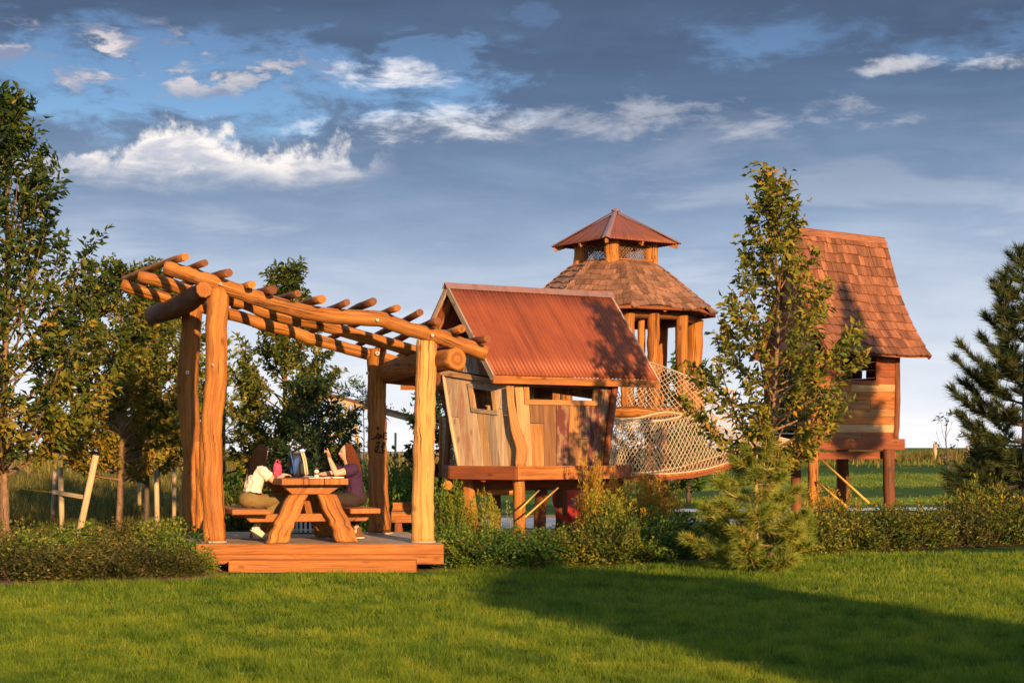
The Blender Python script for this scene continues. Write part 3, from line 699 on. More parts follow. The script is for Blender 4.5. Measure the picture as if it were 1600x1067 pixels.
# ================================================================== crooked playhouse with sheet metal roof
def crooked_house():
    root = thing('crooked_playhouse', G(830, 27.2), 'crooked plank playhouse on stilts under a rust-red corrugated roof', 'playhouse')
    E1, E2 = P(769, 585, 26.0), P(1030, 593, 27.8); R1, R2 = P(697, 445, 26.95), P(955, 460, 28.6)
    Q1 = V((2*R1.x-E1.x, 2*R1.y-E1.y, E1.z)); Q2 = V((2*R2.x-E2.x, 2*R2.y-E2.y, E2.z))
    corrugated(root, E1, E2, R1, R2, 44, .009, M['roof']); corrugated(root, Q2, Q1, R2, R1, 44, .009, M['roof'])
    # ridge cap
    up = V((0, 0, .03)); d = (R2-R1).normalized(); o = d*.03
    mb = MB()
    for (s, e) in ((R1-o, R2+o),):
        f1, f2 = (E1-R1).normalized()*.11, (Q1-R1).normalized()*.11
        mb.v += [s+up*.8+f1, s+up*1.3, s+up*.8+f2, e+up*.8+f1, e+up*1.3, e+up*.8+f2]
        mb.face((0, 3, 4, 1), [(0, 0), (2.8, 0), (2.8, .1), (0, .1)]); mb.face((1, 4, 5, 2), [(0, 0), (2.8, 0), (2.8, .1), (0, .1)])
    rc = mb.build('ridge_cap', M['cap'], root); s = rc.modifiers.new('s', 'SOLIDIFY'); s.thickness = .01
    # fascia, barge boards
    dn = V((0, 0, -1)); bevel(MB().beam(E1+dn*.075+V((.01, .02, 0)), E2+dn*.075+V((0, .02, 0)), .04, .125).build('fascia_board', M['cedar'], root), .005)
    MB().beam(Q1+dn*.075, Q2+dn*.075, .04, .125).build('fascia_board', M['redwood'], root)
    g = (E1-E2).normalized()
    for (e, k) in ((E1, 0), (Q1, 1)):
        nn = (R1-e).normalized(); 
        MB().beam(e-g*.015+dn*.055, R1-g*.015+dn*.055+nn*.0, .032, .095, up=nn.cross(g)).build('barge_board', M['grey'] if k == 0 else M['greypale'], root)
        e2 = E2 if k == 0 else Q2
        MB().beam(e2+g*.02+dn*.055, R2+g*.02+dn*.055, .032, .095, up=nn.cross(g)).build('barge_board', M['grey'], root)
    # rafters seen in the open gable
    for t in (.05, .5, .92):
        for (e, f, rr1, rr2) in ((E1, E2, R1, R2), (Q1, Q2, R1, R2)):
            a = e*(1-t)+f*t+dn*.10; b = rr1*(1-t)+rr2*t+dn*.10; MB().beam(a+(b-a)*.1, b-(b-a)*.02, .05, .09).build('rafter', M['cedar'], root)
    MB().beam(R1+dn*.12+d*.1, R2+dn*.12-d*.05, .06, .12).build('ridge_beam', M['cedar'], root)
    # walls: gable, front, right end, rear
    gq = [P(716, 729, 26.95), P(808, 729, 26.27), P(796, 598, 26.34), P(691, 578, 27.15)]
    ed = [0, .15, .30, .44, .58, .72, .86, 1.0]
    gm = [M['greypale'], M['pinkpaint'], M['greypale'], M['tan'], M['grey'], M['greypale'], M['tan']]
    hole_g = (.44, .72, .64, .86)
    board_wall(root, gq, [0, .14, .28, .44, .58, .72, .86, 1.0], gm, [hole_g], .03, True, 3)
    window(root, gq, *hole_g, .075, .05, [M['grey'], M['grey'], M['tan'], M['tan']])
    fq = [P(815, 729, 26.32), P(945, 729, 27.25), P(961, 604, 27.55), P(804, 600, 26.45)]
    fm = [M['tan'], M['honey'], M['umber'], M['redpaint'], M['umber'], M['honey'], M['redpaint'], M['umber']]
    hole_f = (.13, .78, .815, .965)
    board_wall(root, fq, [0, .13, .27, .41, .545, .66, .78, .90, 1.0], fm, [hole_f], .03, True, 9)
    window(root, fq, *hole_f, .085, .05, [M['honey'], M['umber'], M['honey'], M['honey']])
    back_l = gq[0]+V((-.05, 0, 0)); ax = (fq[1]-fq[0]); ax2 = (fq[2]-fq[3])
    rq = [gq[0]+ax*1.0, gq[0], gq[3], gq[3]+ax2*1.0]
    board_wall(root, rq, [i/10 for i in range(11)], [M['umber'], M['grey'], M['tan']], [], .03, True, 12)
    eq = [fq[1], gq[0]+ax, gq[3]+ax2, fq[2]]
    board_wall(root, eq, [i/7 for i in range(8)], [M['umber'], M['honey']], [(.28, .72, .0, .80)], .03, True, 13)
    # upper gable infill and the trim under it
    tq = [P(690, 586, 27.13), P(796, 603, 26.32), P(795, 596, 26.32), P(690, 577, 27.13)]
    wall_board('trim_board', tq, -.02, 1.0, 0, 1, .05, M['tan'], root, False, .035)
    iq = [P(694, 576, 27.12), P(776, 590, 26.48), P(750, 545, 26.66), P(722, 545, 26.88)]
    board_wall(root, iq, [0, .2, .36, .52, .68, .84, 1.0], [M['grey'], M['umber'], M['grey']], [], .03, True, 17)
    # corner slab with a wavy live edge
    cp = [P(813, 730, 26.18), P(815, 700, 26.18), P(806, 672, 26.2), P(801, 645, 26.22), P(798, 625, 26.24), P(797, 603, 26.27)]
    MB().tube(smooth_path(cp, 18), smooth_vals([.095, .10, .085, .07, .066, .07], 18), 10, wob=.05, flat=.30, seed=5, upv=(0.3, -1, 0)).build('corner_post', M['honey'], root)
    MB().tube(smooth_path([P(946, 730, 27.25), P(950, 690, 27.28), P(956, 645, 27.38), P(961, 604, 27.5)], 12), [.055]*12, 8, wob=.05, seed=6).build('corner_post', M['redwood'], root)
    MB().tube(smooth_path([P(717, 730, 26.92), P(704, 660, 27.02), P(692, 580, 27.12)], 8), [.03]*8, 8, seed=6).build('corner_post', M['greypale'], root)
    # platform
    zt, zb = 1.392, 1.178
    def dc(px, D): return V(((px-800)/FPX*D, D, 0))
    ring = [dc(808, 25.72), dc(960, 26.85), dc(985, 28.3), dc(905, 29.8), dc(760, 29.2), dc(690, 28.2), dc(703, 26.5)]
    for i in range(len(ring)):
        a, b = ring[i], ring[(i+1) % len(ring)]; dd = (b-a).normalized()
        m_ = M['cedar'] if i == 0 else M['redwood']
        bevel(MB().beam(a+V((0, 0, (zt+zb)/2))+dd*.004, b+V((0, 0, (zt+zb)/2))-dd*.004, .05, zt-zb).build('platform_fascia', m_, root), .006)
    fl = MB(); c0 = sum(ring, V((0, 0, 0)))/len(ring)
    for k in range(14):
        t0, t1 = k/14, (k+1)/14-.004
        y0 = 25.85+3.6*t0; y1 = 25.85+3.6*t1
        def xr(yy):
            xs = []
            for i in range(len(ring)):
                a, b = ring[i], ring[(i+1) % len(ring)]
                if (a.y-yy)*(b.y-yy) <= 0 and a.y != b.y: xs.append(a.x+(b.x-a.x)*(yy-a.y)/(b.y-a.y))
            return min(xs)+.05, max(xs)-.05
        ym = (y0+y1)/2; e_ = [xr(max(25.73, y0)), xr(ym), xr(min(29.79, y1))]; l_, r_ = max(q[0] for q in e_), min(q[1] for q in e_)
        MB().box(((l_+r_)/2, ym, zt-.03), (r_-l_, y1-y0, .04), grain=0).build('floor_board', M['brownwood'], root)
    def stilt(px, D, r, mat, z1=zb+.05, dx=0, z0=0.0, nm='stilt'):
        a = dc(px, D); 
        MB().tube(logpath([a+V((dx, 0, z0)), a+V((dx*.5+.01, 0, .6)), a+V((0, 0, z1))], 8, int(px), .008), [r*1.08, r, r, r, r, r, r*.97, r*.95], 12, wob=.06, seed=int(px)).build(nm, mat, root)
    stilt(730, 26.75, .095, M['log'], dx=.12); stilt(811, 25.95, .095, M['log']); stilt(846, 27.6, .10, M['logdark'], dx=-.05)
    stilt(772, 28.8, .10, M['logdark']); stilt(876, 28.9, .11, M['brownwood']); stilt(950, 27.2, .09, M['logdark']); stilt(700, 27.9, .09, M['log']); stilt(966, 28.6, .09, M['logdark'])
    for (a, b, r) in ((P(699, 758, 26.55), P(712, 756, 28.4), .075), (P(727, 770, 27.0), P(806, 768, 26.6), .05), (P(700, 760, 27.6), P(955, 757, 28.2), .08)):
        MB().tube([a, (a+b)/2, b], r, 12, wob=.04).build('brace_log', M['log'], root)
    MB().beam(P(735, 755, 26.9), P(950, 755, 27.3), .08, .14).build('joist', M['redwood'], root)
    MB().beam(P(628, 603, 27.9), P(700, 603, 27.5), .09, .13).build('tie_beam', M['cedar'], root)
    # slanting prop and side netting left of the gable
    MB().tube(smooth_path([P(697, 727, 27.5), P(701, 660, 27.5), P(692, 620, 27.6), P(684, 590, 27.7)], 10), .05, 8, wob=.05).build('prop', M['brownwood'], root)
    MB().tube([P(690, 745, 28.1), P(690, 650, 28.1)], .05, 8, wob=.04).build('net_post', M['log'], root)
    rope(root, [P(690, 652, 28.1), P(700, 656, 27.7), P(708, 650, 27.5)], .014, M['rope'])
    net(root, [P(690, 652, 28.1), P(700, 656, 27.7), P(708, 652, 27.4)], [P(690, 728, 28.1), P(702, 728, 27.6), P(716, 728, 27.3)], .085, .0085, M['rope'])
    # yellow prop ropes in front of the stilts
    for (a, b) in ((P(872, 762, 25.9), P(820, 808, 25.2)), (P(842, 766, 25.95), P(812, 796, 25.4))):
        MB().tube([a, b], .014, 6).build('guy_rope', M['yellow'], root)
    return root
crooked_house()
# red slide end under the playhouse
def slide():
    root = thing('slide', G(900, 29.3), 'curved red plastic slide tucked under the crooked playhouse', 'slide')
    pth = smooth_path([P(920, 735, 30.4), P(897, 757, 29.7), P(885, 778, 29.2), P(893, 802, 28.7), P(908, 815, 28.4)], 22)
    def fn(u, v):
        k = v*21; i = min(int(k), 20); f = k-i; p = pth[i]*(1-f)+pth[i+1]*f
        a = rad(200)*(u-.5)
        return p+V((math.sin(a)*.24, .05*math.cos(a), -math.cos(a)*.16))
    o = MB().grid(fn, 14, 30).build('chute', M['redplastic'], root); m_ = o.modifiers.new('s', 'SOLIDIFY'); m_.thickness = .02
    for s in (0, 1):
        MB().tube([fn(s, k/20) for k in range(21)], .022, 8).build('side_rail', M['redplastic'], root)
slide()
# ================================================================== eight-sided tower
def tower():
    D0 = 33.0; C = V(((962-800)/FPX*D0, D0, 0))
    root = thing('log_tower', C, 'eight-sided log tower with shingled skirt roof and a square lookout on top', 'tower')
    def cd(phi, r, z): return C+V((math.sin(rad(phi))*r, -math.cos(rad(phi))*r, z))
    ph0 = 5.0
    prof = [(2.02, 4.33), (1.72, 4.57), (1.42, 4.82), (1.10, 5.09), (.82, 5.30)]
    def pr(v):
        t = v*(len(prof)-1); k = min(int(t), len(prof)-2); f = t-k
        return prof[k][0]*(1-f)+prof[k+1][0]*f, prof[k][1]*(1-f)+prof[k+1][1]*f
    ms = [shingle_mesh(k, M['shinglegrey']) for k in range(6)]
    for k in range(8):
        pa, pb = ph0+45*k, ph0+45*(k+1); r_ = random.Random(k)
        def of(u, v, pa=pa, pb=pb):
            r, z = pr(v); dz = .035*math.sin(u*6.28*1.3+pa)*(1-v)
            return cd(pa, r, z+dz)*(1-u)+cd(pb, r, z+dz)*u
        shingle_face(root, 9, 0, of, 0, .145, ms, 40+k, joined=(k not in (0, 1, 7, 6)))
        mb = MB(); mb.grid(lambda u, v: of(u, v)-V((0, 0, .02)), 4, 6, False, (1.5, 1.4)); mb.build('roof_deck', M['brownwood'], root)
        MB().tube([cd(pa, 1.99, 4.31), cd(pb, 1.99, 4.31)], .03, 6).build('eave_trim', M['redwood'], root)
        # rafter tail and eave ring
        MB().tube([cd(pa+22.5, .9, 4.98), cd(pa+22.5, 1.82, 4.29)], .05, 8, wob=.05).build('rafter', M['log'], root)
        MB().tube([cd(pa, 1.58, 4.22), cd(pb, 1.58, 4.22)], .085, 8, wob=.04).build('ring_log', M['logdark'], root)
        r2 = .12 if k != 2 else .17
        pts = logpath([cd(pa, 1.60, 2.2), cd(pa, 1.58, 2.7), cd(pa, 1.58, 3.4), cd(pa, 1.58, 4.25)], 12, k, .02)
        if k % 2: MB().tube(logpath([cd(pa, 1.15, 0), cd(pa, 1.15, 1.2), cd(pa, 1.12, 2.36)], 8, 90+k, .012), .10, 10, wob=.06, seed=90+k).build('stilt', M['logdark'], root)
        MB().tube(pts, r2, 12, wob=.06, seed=k).build('post', M['log'], root)
        MB().tube([cd(pa, 1.72, 2.34), cd((pa+pb)/2, 1.66, 2.36), cd(pb, 1.72, 2.34)], .12, 10, wob=.06, seed=k).build('platform_log', M['log'], root)
        # floor wedge
        mb = MB(); mb.v += [C+V((0, 0, 2.42)), cd(pa, 1.6, 2.42), cd(pb, 1.6, 2.42), C+V((0, 0, 2.36)), cd(pa, 1.6, 2.36), cd(pb, 1.6, 2.36)]
        mb.face((0, 1, 2)); mb.face((5, 4, 3)); mb.face((1, 4, 5, 2)); mb.build('floor_board', M['brownwood'], root)
    # two extra uprights framing the entrance
    for (px, r2, D) in ((1003, .075, 31.75), (1021, .12, 31.6)):
        a = G(px, D, 0); MB().tube(logpath([a+V((0, 0, 2.2)), a+V((0, 0, 3.2)), a+V((0, 0, 4.22))], 12, px, .012), r2, 12, wob=.05, seed=px).build('post', M['log'], root)
    # lookout
    th0 = -10.0
    def sq(k, r, z): return cd(th0+90*k, r, z)
    for k in range(4):
        a, b = sq(k, .72, 0), sq(k+1, .72, 0); dd = (b-a).normalized(); n_ = V((dd.y, -dd.x, 0))
        MB().tube(logpath([sq(k, .70, 5.10), sq(k, .70, 5.45), sq(k, .69, 5.80)], 8, 80+k, .008), [.16, .15, .145, .14, .14, .14, .14, .14], 14, wob=.05, seed=80+k).build('lookout_post', M['log'], root)
        bevel(MB().beam(a+V((0, 0, 5.265))+dd*.12, b+V((0, 0, 5.265))-dd*.12, .04, .17).build('lookout_board', M['cedar'], root), .005)
        MB().beam(a+V((0, 0, 5.36))+dd*.12+n_*.01, b+V((0, 0, 5.36))-dd*.12+n_*.01, .09, .025).build('lookout_rail', M['cedar'], root)
        MB().tube([sq(k, .80, 5.23), sq(k+1, .80, 5.23)], .05, 8, wob=.05).build('base_log', M['logdark'], root)
        A, Bb = a+dd*.14, b-dd*.14
        net(root, [A+V((0, 0, 5.72)), (A+Bb)/2+V((0, 0, 5.72)), Bb+V((0, 0, 5.72))], [A+V((0, 0, 5.36)), (A+Bb)/2+V((0, 0, 5.36)), Bb+V((0, 0, 5.36))], .068, .0075, M['wire'], 'wire_mesh')
        MB().beam(a+V((0, 0, 5.745)), b+V((0, 0, 5.745)), .07, .07).build('top_plate', M['redwood'], root)
    ap = C+V((0, 0, 6.36)); th1 = -12.0
    def ev(k): return cd(th1+90*k, 1.27, 5.70)
    for k in range(4):
        e1, e2 = ev(k), ev(k+1)
        n_ = (e2-e1).cross(ap-e1).normalized()
        mb = MB(); ribs = 26; nu = ribs*6; L = (e2-e1).length
        def fn(u, v, e1=e1, e2=e2, n_=n_):
            return (e1*(1-u)+e2*u)*(1-v)+ap*v+n_*(.008*math.sin(u*ribs*6.283*(1-v)+v*ribs*3.1416)*(1-v))
        o = mb.grid(fn, nu, 5, True, (L, 1.2)).build('roof_sheet', M['roofdark'], root)
        s = o.modifiers.new('s', 'SOLIDIFY'); s.thickness = .012; s.offset = -1
        h = (ap-e1).normalized(); sd = h.cross(V((0, 0, 1))).normalized(); upn = sd.cross(h).normalized()
        mb = MB(); w = .075
        mb.v += [e1+upn*.022-sd*w-h*.01+V((0, 0, -.02)), e1+upn*.035-h*.01, e1+upn*.022+sd*w-h*.01+V((0, 0, -.02)), ap+upn*.03-sd*w*.5, ap+upn*.045, ap+upn*.03+sd*w*.5]
        mb.face((0, 1, 4, 3), [(0, 0), (.07, 0), (.07, 1.4), (0, 1.4)]); mb.face((1, 2, 5, 4), [(0, 0), (.07, 0), (.07, 1.4), (0, 1.4)])
        o = mb.build('hip_cap', M['cap'], root); s = o.modifiers.new('s', 'SOLIDIFY'); s.thickness = .008
        MB().beam(e1*.82+ap*.18-V((0, 0, .12)), e1*.97+ap*.03-V((0, 0, .075)), .05, .08).build('rafter_tail', M['cedar'], root)
        m1 = (e1+e2)/2; MB().beam(m1*.75+ap*.25-V((0, 0, .12)), m1*.98+ap*.02-V((0, 0, .07)), .045, .08).build('rafter_tail', M['cedar'], root)
    MB().ell(ap+V((0, 0, .03)), (.09, .09, .04), nu=10, nv=6).build('roof_cap', M['cap'], root)
    # netting round the platform
    t1 = [P(1000, 566, 31.5), P(1022, 568, 31.3), P(1062, 583, 30.9), P(1104, 597, 30.8), P(1150, 612, 31.2)]
    b1 = [P(955, 642, 31.4), P(1005, 640, 31.2), P(1055, 650, 30.95), P(1105, 655, 30.8), P(1150, 652, 31.2)]
    net(root, t1, b1, .105, .0072, M['rope'], sag=lambda u, v: V((0, -.15*math.sin(3.14*v), 0)))
    rope(root, t1, .018, M['rope']); rope(root, b1, .015, M['rope'])
    t2 = [P(1056, 566, 33.5), P(1090, 574, 32.6), P(1120, 590, 31.8)]; b2 = [P(1056, 610, 33.5), P(1090, 612, 32.6), P(1120, 625, 31.8)]
    net(root, t2, b2, .10, .008, M['ropedark']); rope(root, t2, .015, M['ropedark'])
    t3 = [P(956, 604, 31.7), P(966, 612, 31.7), P(978, 630, 31.7)]; b3 = [P(956, 640, 31.7), P(966, 640, 31.7), P(978, 641, 31.7)]
    net(root, t3, b3, .10, .008, M['rope'])
    MB().tube(logpath([P(955, 645, 31.2), P(985, 644, 31.0), P(1015, 647, 30.9), P(1060, 652, 30.8)], 12, 4, .01), smooth_vals([.10, .13, .10, .08], 12), 12, wob=.06, seed=4).build('platform_log', M['log'], root)
    MB().tube(logpath([P(975, 604, 31.3), P(977, 640, 31.3)], 4, 5, .005), .07, 10).build('post', M['log'], root)
    return root
tower()
# ================================================================== rope bridge between the two houses
def bridge():
    root = thing('rope_bridge', G(1080, 29.4), 'sagging rope bridge with pale diamond netting between the two playhouses', 'bridge')
    bot = [P(947, 736, 27.9), P(975, 738, 28.2), P(1040, 740, 28.7), P(1095, 734, 29.3), P(1140, 722, 30.0), P(1190, 706, 30.8), P(1236, 695, 31.4)]
    top = [P(953, 652, 28.0), P(985, 656, 28.2), P(1040, 656, 28.7), P(1092, 646, 29.3), P(1140, 658, 30.0), P(1190, 676, 30.8), P(1236, 688, 31.4)]
    off = V((-.45, 1.05, 0))
    for k, o_ in enumerate((V((0, 0, 0)), off)):
        T2 = [p+o_+(V((0, 0, .05)) if k else V((0, 0, 0))) for p in top]; B2 = [p+o_ for p in bot]
        net(root, T2, B2, .098, .0072, M['rope'] if k == 0 else M['ropedark'], sag=lambda u, v: V((0, -.10*math.sin(3.14*v), 0)))
        rope(root, T2, .017, M['rope']); rope(root, [p+V((0, -.01, -.0)) for p in B2], .014, M['rope'])
        if k == 0: rope(root, [T2[0]+V((0, -.02, -.07)), T2[1]+V((0, -.02, -.06)), T2[2]+V((0, -.02, .0)), T2[3]+V((0, -.02, .06))], .013, M['rope'])
    path = smooth_path(bot, 34)
    for i in range(33):
        a, b = path[i], path[i+1]; d = (b-a)*.94; dn = V((0, 0, -.05))
        MB().hexa([a+dn, a+d+dn, a+d+off+dn, a+off+dn, a+dn+V((0, 0, .035)), a+d+dn+V((0, 0, .035)), a+d+off+dn+V((0, 0, .035)), a+off+dn+V((0, 0, .035))], 1).build('bridge_plank', M['cedar'], root)
    for o_ in (V((0, -.03, 0)), off):
        for i in range(0, 30, 5):
            mb = MB(); 
            MB().beam(path[i]+o_+V((0, 0, -.085)), path[min(33, i+5)]+o_+V((0, 0, -.085)), .04, .06).build('bridge_rail', M['redwood'], root)
bridge()
# ================================================================== tall shingled playhouse
def shingle_house():
    root = thing('shingled_playhouse', G(1335, 32.2), 'tall plank playhouse on dark stilts with a steep flared shingle roof', 'playhouse')
    E1, E2 = P(1292, 550, 30.9), P(1453, 556, 32.2); R1, R2 = P(1232, 357, 31.9), P(1382, 375, 33.2)
    Q1, Q2 = V((2*R1.x-E1.x, 2*R1.y-E1.y, E1.z)), V((2*R2.x-E2.x, 2*R2.y-E2.y, E2.z))
    def slope(E1, E2, R1, R2):
        n = (E2-E1).cross(R1-E1).normalized()
        def of(u, v):
            a = E1*(1-u)+E2*u; b = R1*(1-u)+R2*u
            return a*(1-v)+b*v - n*(.20*math.sin(math.pi*v)*(1-.35*v)) + V((0, 0, .025*math.sin(u*5+1)*(1-v)))
        return of
    f = slope(E1, E2, R1, R2); bk = slope(Q2, Q1, R2, R1)
    ms = [shingle_mesh(k, M['shingle']) for k in range(6)]
    shingle_face(root, 13, 0, f, 0, .125, ms, 5); shingle_face(root, 13, 0, bk, 0, .13, ms, 6, joined=True)
    for g_ in (f, bk): MB().grid(lambda u, v: g_(u, v)-V((0, 0, .03)), 6, 10, False, (2, 2.4)).build('roof_deck', M['brownwood'], root)
    for (e, q_) in ((E1, 0), (E2, 1)):
        pass
    up = V((0, 0, .05)); mb = MB()
    for sgn, g_ in ((0, f), (1, bk)):
        a0, a1 = g_(0, .955), g_(1, .955)
        if sgn: a0, a1 = a1, a0
        n_ = ((a1-a0).cross(R1-a0)).normalized()*(1 if sgn == 0 else -1)
        l0, l1, h0, h1 = a0+n_*.05, a1+n_*.05, R1+up, R2+up
        MB().hexa([l0-n_*.02, l1-n_*.02, h1-n_*.02, h0-n_*.02, l0, l1, h1, h0], 0).build('ridge_board', M['shingle'], root)
    # rake trim, soffit
    for (g_, us) in ((f, (0, 1)), (bk, (1, 0))):
        for u_ in us:
            pts = [g_(u_, k/10)-V((0, 0, .04)) for k in range(11)]
            for k in range(0, 10, 2): MB().beam(pts[k], pts[k+2], .035, .07).build('rake_trim', M['redwood'], root)
    # walls
    fq = [P(1272, 690, 31.25), P(1399, 690, 32.2), P(1402, 550, 32.3), P(1276, 546, 31.35)]
    hole = (.30, .73, .675, .935)
    wm = [M['brownwood'], M['tan'], M['cedar'], M['honey'], M['honey'], M['tan'], M['cedar'], M['redwood'], M['redwood'], M['redwood'], M['redwood']]
    board_wall(root, fq, [0, .10, .19, .275, .36, .455, .55, .64, .72, .80, .90, 1.0], wm, [hole], .03, False, 21)
    window(root, fq, *hole, .085, .05, M['redwood'])
    lq = [P(1196, 690, 33.0), fq[0], fq[3], P(1200, 546, 33.1)]
    board_wall(root, lq, [i/11 for i in range(12)], [M['honey'], M['cedar'], M['tan']], [(.25, .65, 0, .75)], .03, False, 22)
    ax = lq[0]-lq[1]
    rq = [fq[1], fq[1]+ax, fq[2]+ax, fq[2]]
    board_wall(root, rq, [i/11 for i in range(12)], [M['redwood']], [(.57, .66, .73, .815)], .03, False, 23)
    bq = [fq[1]+ax, lq[0], lq[3], fq[2]+ax]
    board_wall(root, bq, [i/11 for i in range(12)], [M['umber']], [], .03, False, 24)
    # gable infill (left and right)
    for (a, b, rdg, sg) in ((fq[3], lq[3], R1, 0), (fq[2], rq[2], R2, 1)):
        mid = (a+b)/2; top_ = V((rdg.x*.9+mid.x*.1, rdg.y*.9+mid.y*.1, rdg.z-.22))
        q = [b, a, top_+(a-b)*.03, top_-(a-b)*.03] if sg == 0 else [a, b, top_+(b-a)*.03, top_-(b-a)*.03]
        board_wall(root, q, [i/14 for i in range(15)], [M['grey'], M['shinglegrey']], [], .03, False, 26+sg)
    for (pt, pb, m_, r_) in ((fq[3], fq[0], M['log'], .085), (fq[2], fq[1], M['logdark'], .06), (lq[3], lq[0], M['logdark'], .08), (rq[2], rq[1], M['logdark'], .07)):
        MB().tube(logpath([pb, pb*.6+pt*.4+V((.02, 0, 0)), pt], 10, int(pb.x*10), .008), r_, 10, wob=.05, seed=3).build('corner_post', m_, root)
    # platform
    def dc(px, D): return V(((px-800)/FPX*D, D, 0))
    zt, zb = 1.86, 1.645
    ring = [dc(1262, 31.0), dc(1412, 32.15), dc(1345, 34.4), dc(1190, 33.6), dc(1226, 31.9)]
    for i in range(len(ring)):
        a, b = ring[i], ring[(i+1) % len(ring)]; dd = (b-a).normalized(); z = (zt+zb)/2
        bevel(MB().beam(a+V((0, 0, z))+dd*.004, b+V((0, 0, z))-dd*.004, .06, zt-zb).build('platform_fascia', M['redwood'], root), .006)
    for k in range(12):
        y0 = 31.15+k*.27; ym = y0+.13; xs = []
        for i in range(5):
            a, b = ring[i], ring[(i+1) % 5]
            if (a.y-ym)*(b.y-ym) <= 0: xs.append(a.x+(b.x-a.x)*(ym-a.y)/(b.y-a.y))
        if len(xs) >= 2: MB().box(((min(xs)+max(xs))/2, ym, zt-.03), (max(xs)-min(xs)-.07, .26, .04), grain=0).build('floor_board', M['brownwood'], root)
    MB().beam(dc(1268, 31.25)+V((0, 0, 1.55)), dc(1398, 32.2)+V((0, 0, 1.55)), .09, .15).build('joist', M['redwood'], root)
    MB().beam(dc(1236, 33.0)+V((0, 0, 1.55)), dc(1330, 34.0)+V((0, 0, 1.55)), .09, .15).build('joist', M['redwood'], root)
    MB().tube([P(1232, 704, 31.9), P(1275, 708, 31.2)], .085, 10, wob=.05).build('brace_log', M['logdark'], root)
    for (px, D, r_, m_) in ((1388, 31.9, .115, 'logdark'), (1316, 33.6, .12, 'logdark'), (1270, 31.15, .10, 'log'), (1243, 33.2, .11, 'logdark')):
        a = dc(px, D); MB().tube(logpath([a, a+V((.015, 0, .8)), a+V((0, 0, zb+.02))], 8, px, .006), [r_*1.1, r_, r_, r_, r_, r_, r_, r_], 12, wob=.06, seed=px).build('stilt', M[m_], root)
    for (a, b) in ((P(1283, 718, 31.0), P(1358, 786, 30.2)), (P(1276, 752, 31.0), P(1324, 792, 30.4))):
        MB().tube([a, b], .022, 6).build('guy_rope', M['yellow'], root)
    return root
shingle_house()
# ================================================================== vegetation helpers
def np_mesh(name, verts, faces, rnd, mat, smooth=False):
    me = bpy.data.meshes.new(name); nv, nf = len(verts), len(faces); k = faces.shape[1]
    me.vertices.add(nv); me.vertices.foreach_set('co', verts.astype(np.float32).ravel())
    me.loops.add(nf*k); me.loops.foreach_set('vertex_index', faces.astype(np.int32).ravel())
    me.polygons.add(nf); me.polygons.foreach_set('loop_start', (np.arange(nf)*k).astype(np.int32))
    me.update(calc_edges=True)
    a = me.attributes.new('rnd', 'FLOAT', 'FACE'); a.data.foreach_set('value', rnd.astype(np.float32))
    me.materials.append(mat); me.update(); return me
def unit(a): return a/(np.linalg.norm(a, axis=1, keepdims=True)+1e-9)
def leaf_arrays(pos, dr, nr, L, Wd, fold=0.25):
    dr = unit(dr); sd = unit(np.cross(dr, nr)); nr = unit(np.cross(sd, dr))
    L = L[:, None]; Wd = Wd[:, None]
    mid = pos+dr*L*.42
    v = np.stack([pos, mid+sd*Wd*.5+nr*Wd*fold, pos+dr*L-nr*L*.12, mid-sd*Wd*.5+nr*Wd*fold], 1).reshape(-1, 3)
    n = len(pos); b = (np.arange(n)*4)[:, None]
    f = np.concatenate([b+np.array([[0, 1, 2]]), b+np.array([[0, 2, 3]])], 1).reshape(-1, 3)
    return v, f
def leaf_mesh(name, pos, dr, nr, L, Wd, rnd, mat):
    v, f = leaf_arrays(pos, dr, nr, L, Wd); return np_mesh(name, v, f, np.repeat(rnd, 2), mat)
def lerp_prof(prof, t):
    ts = [p[0] for p in prof]; rs = [p[1] for p in prof]; return float(np.interp(t, ts, rs))
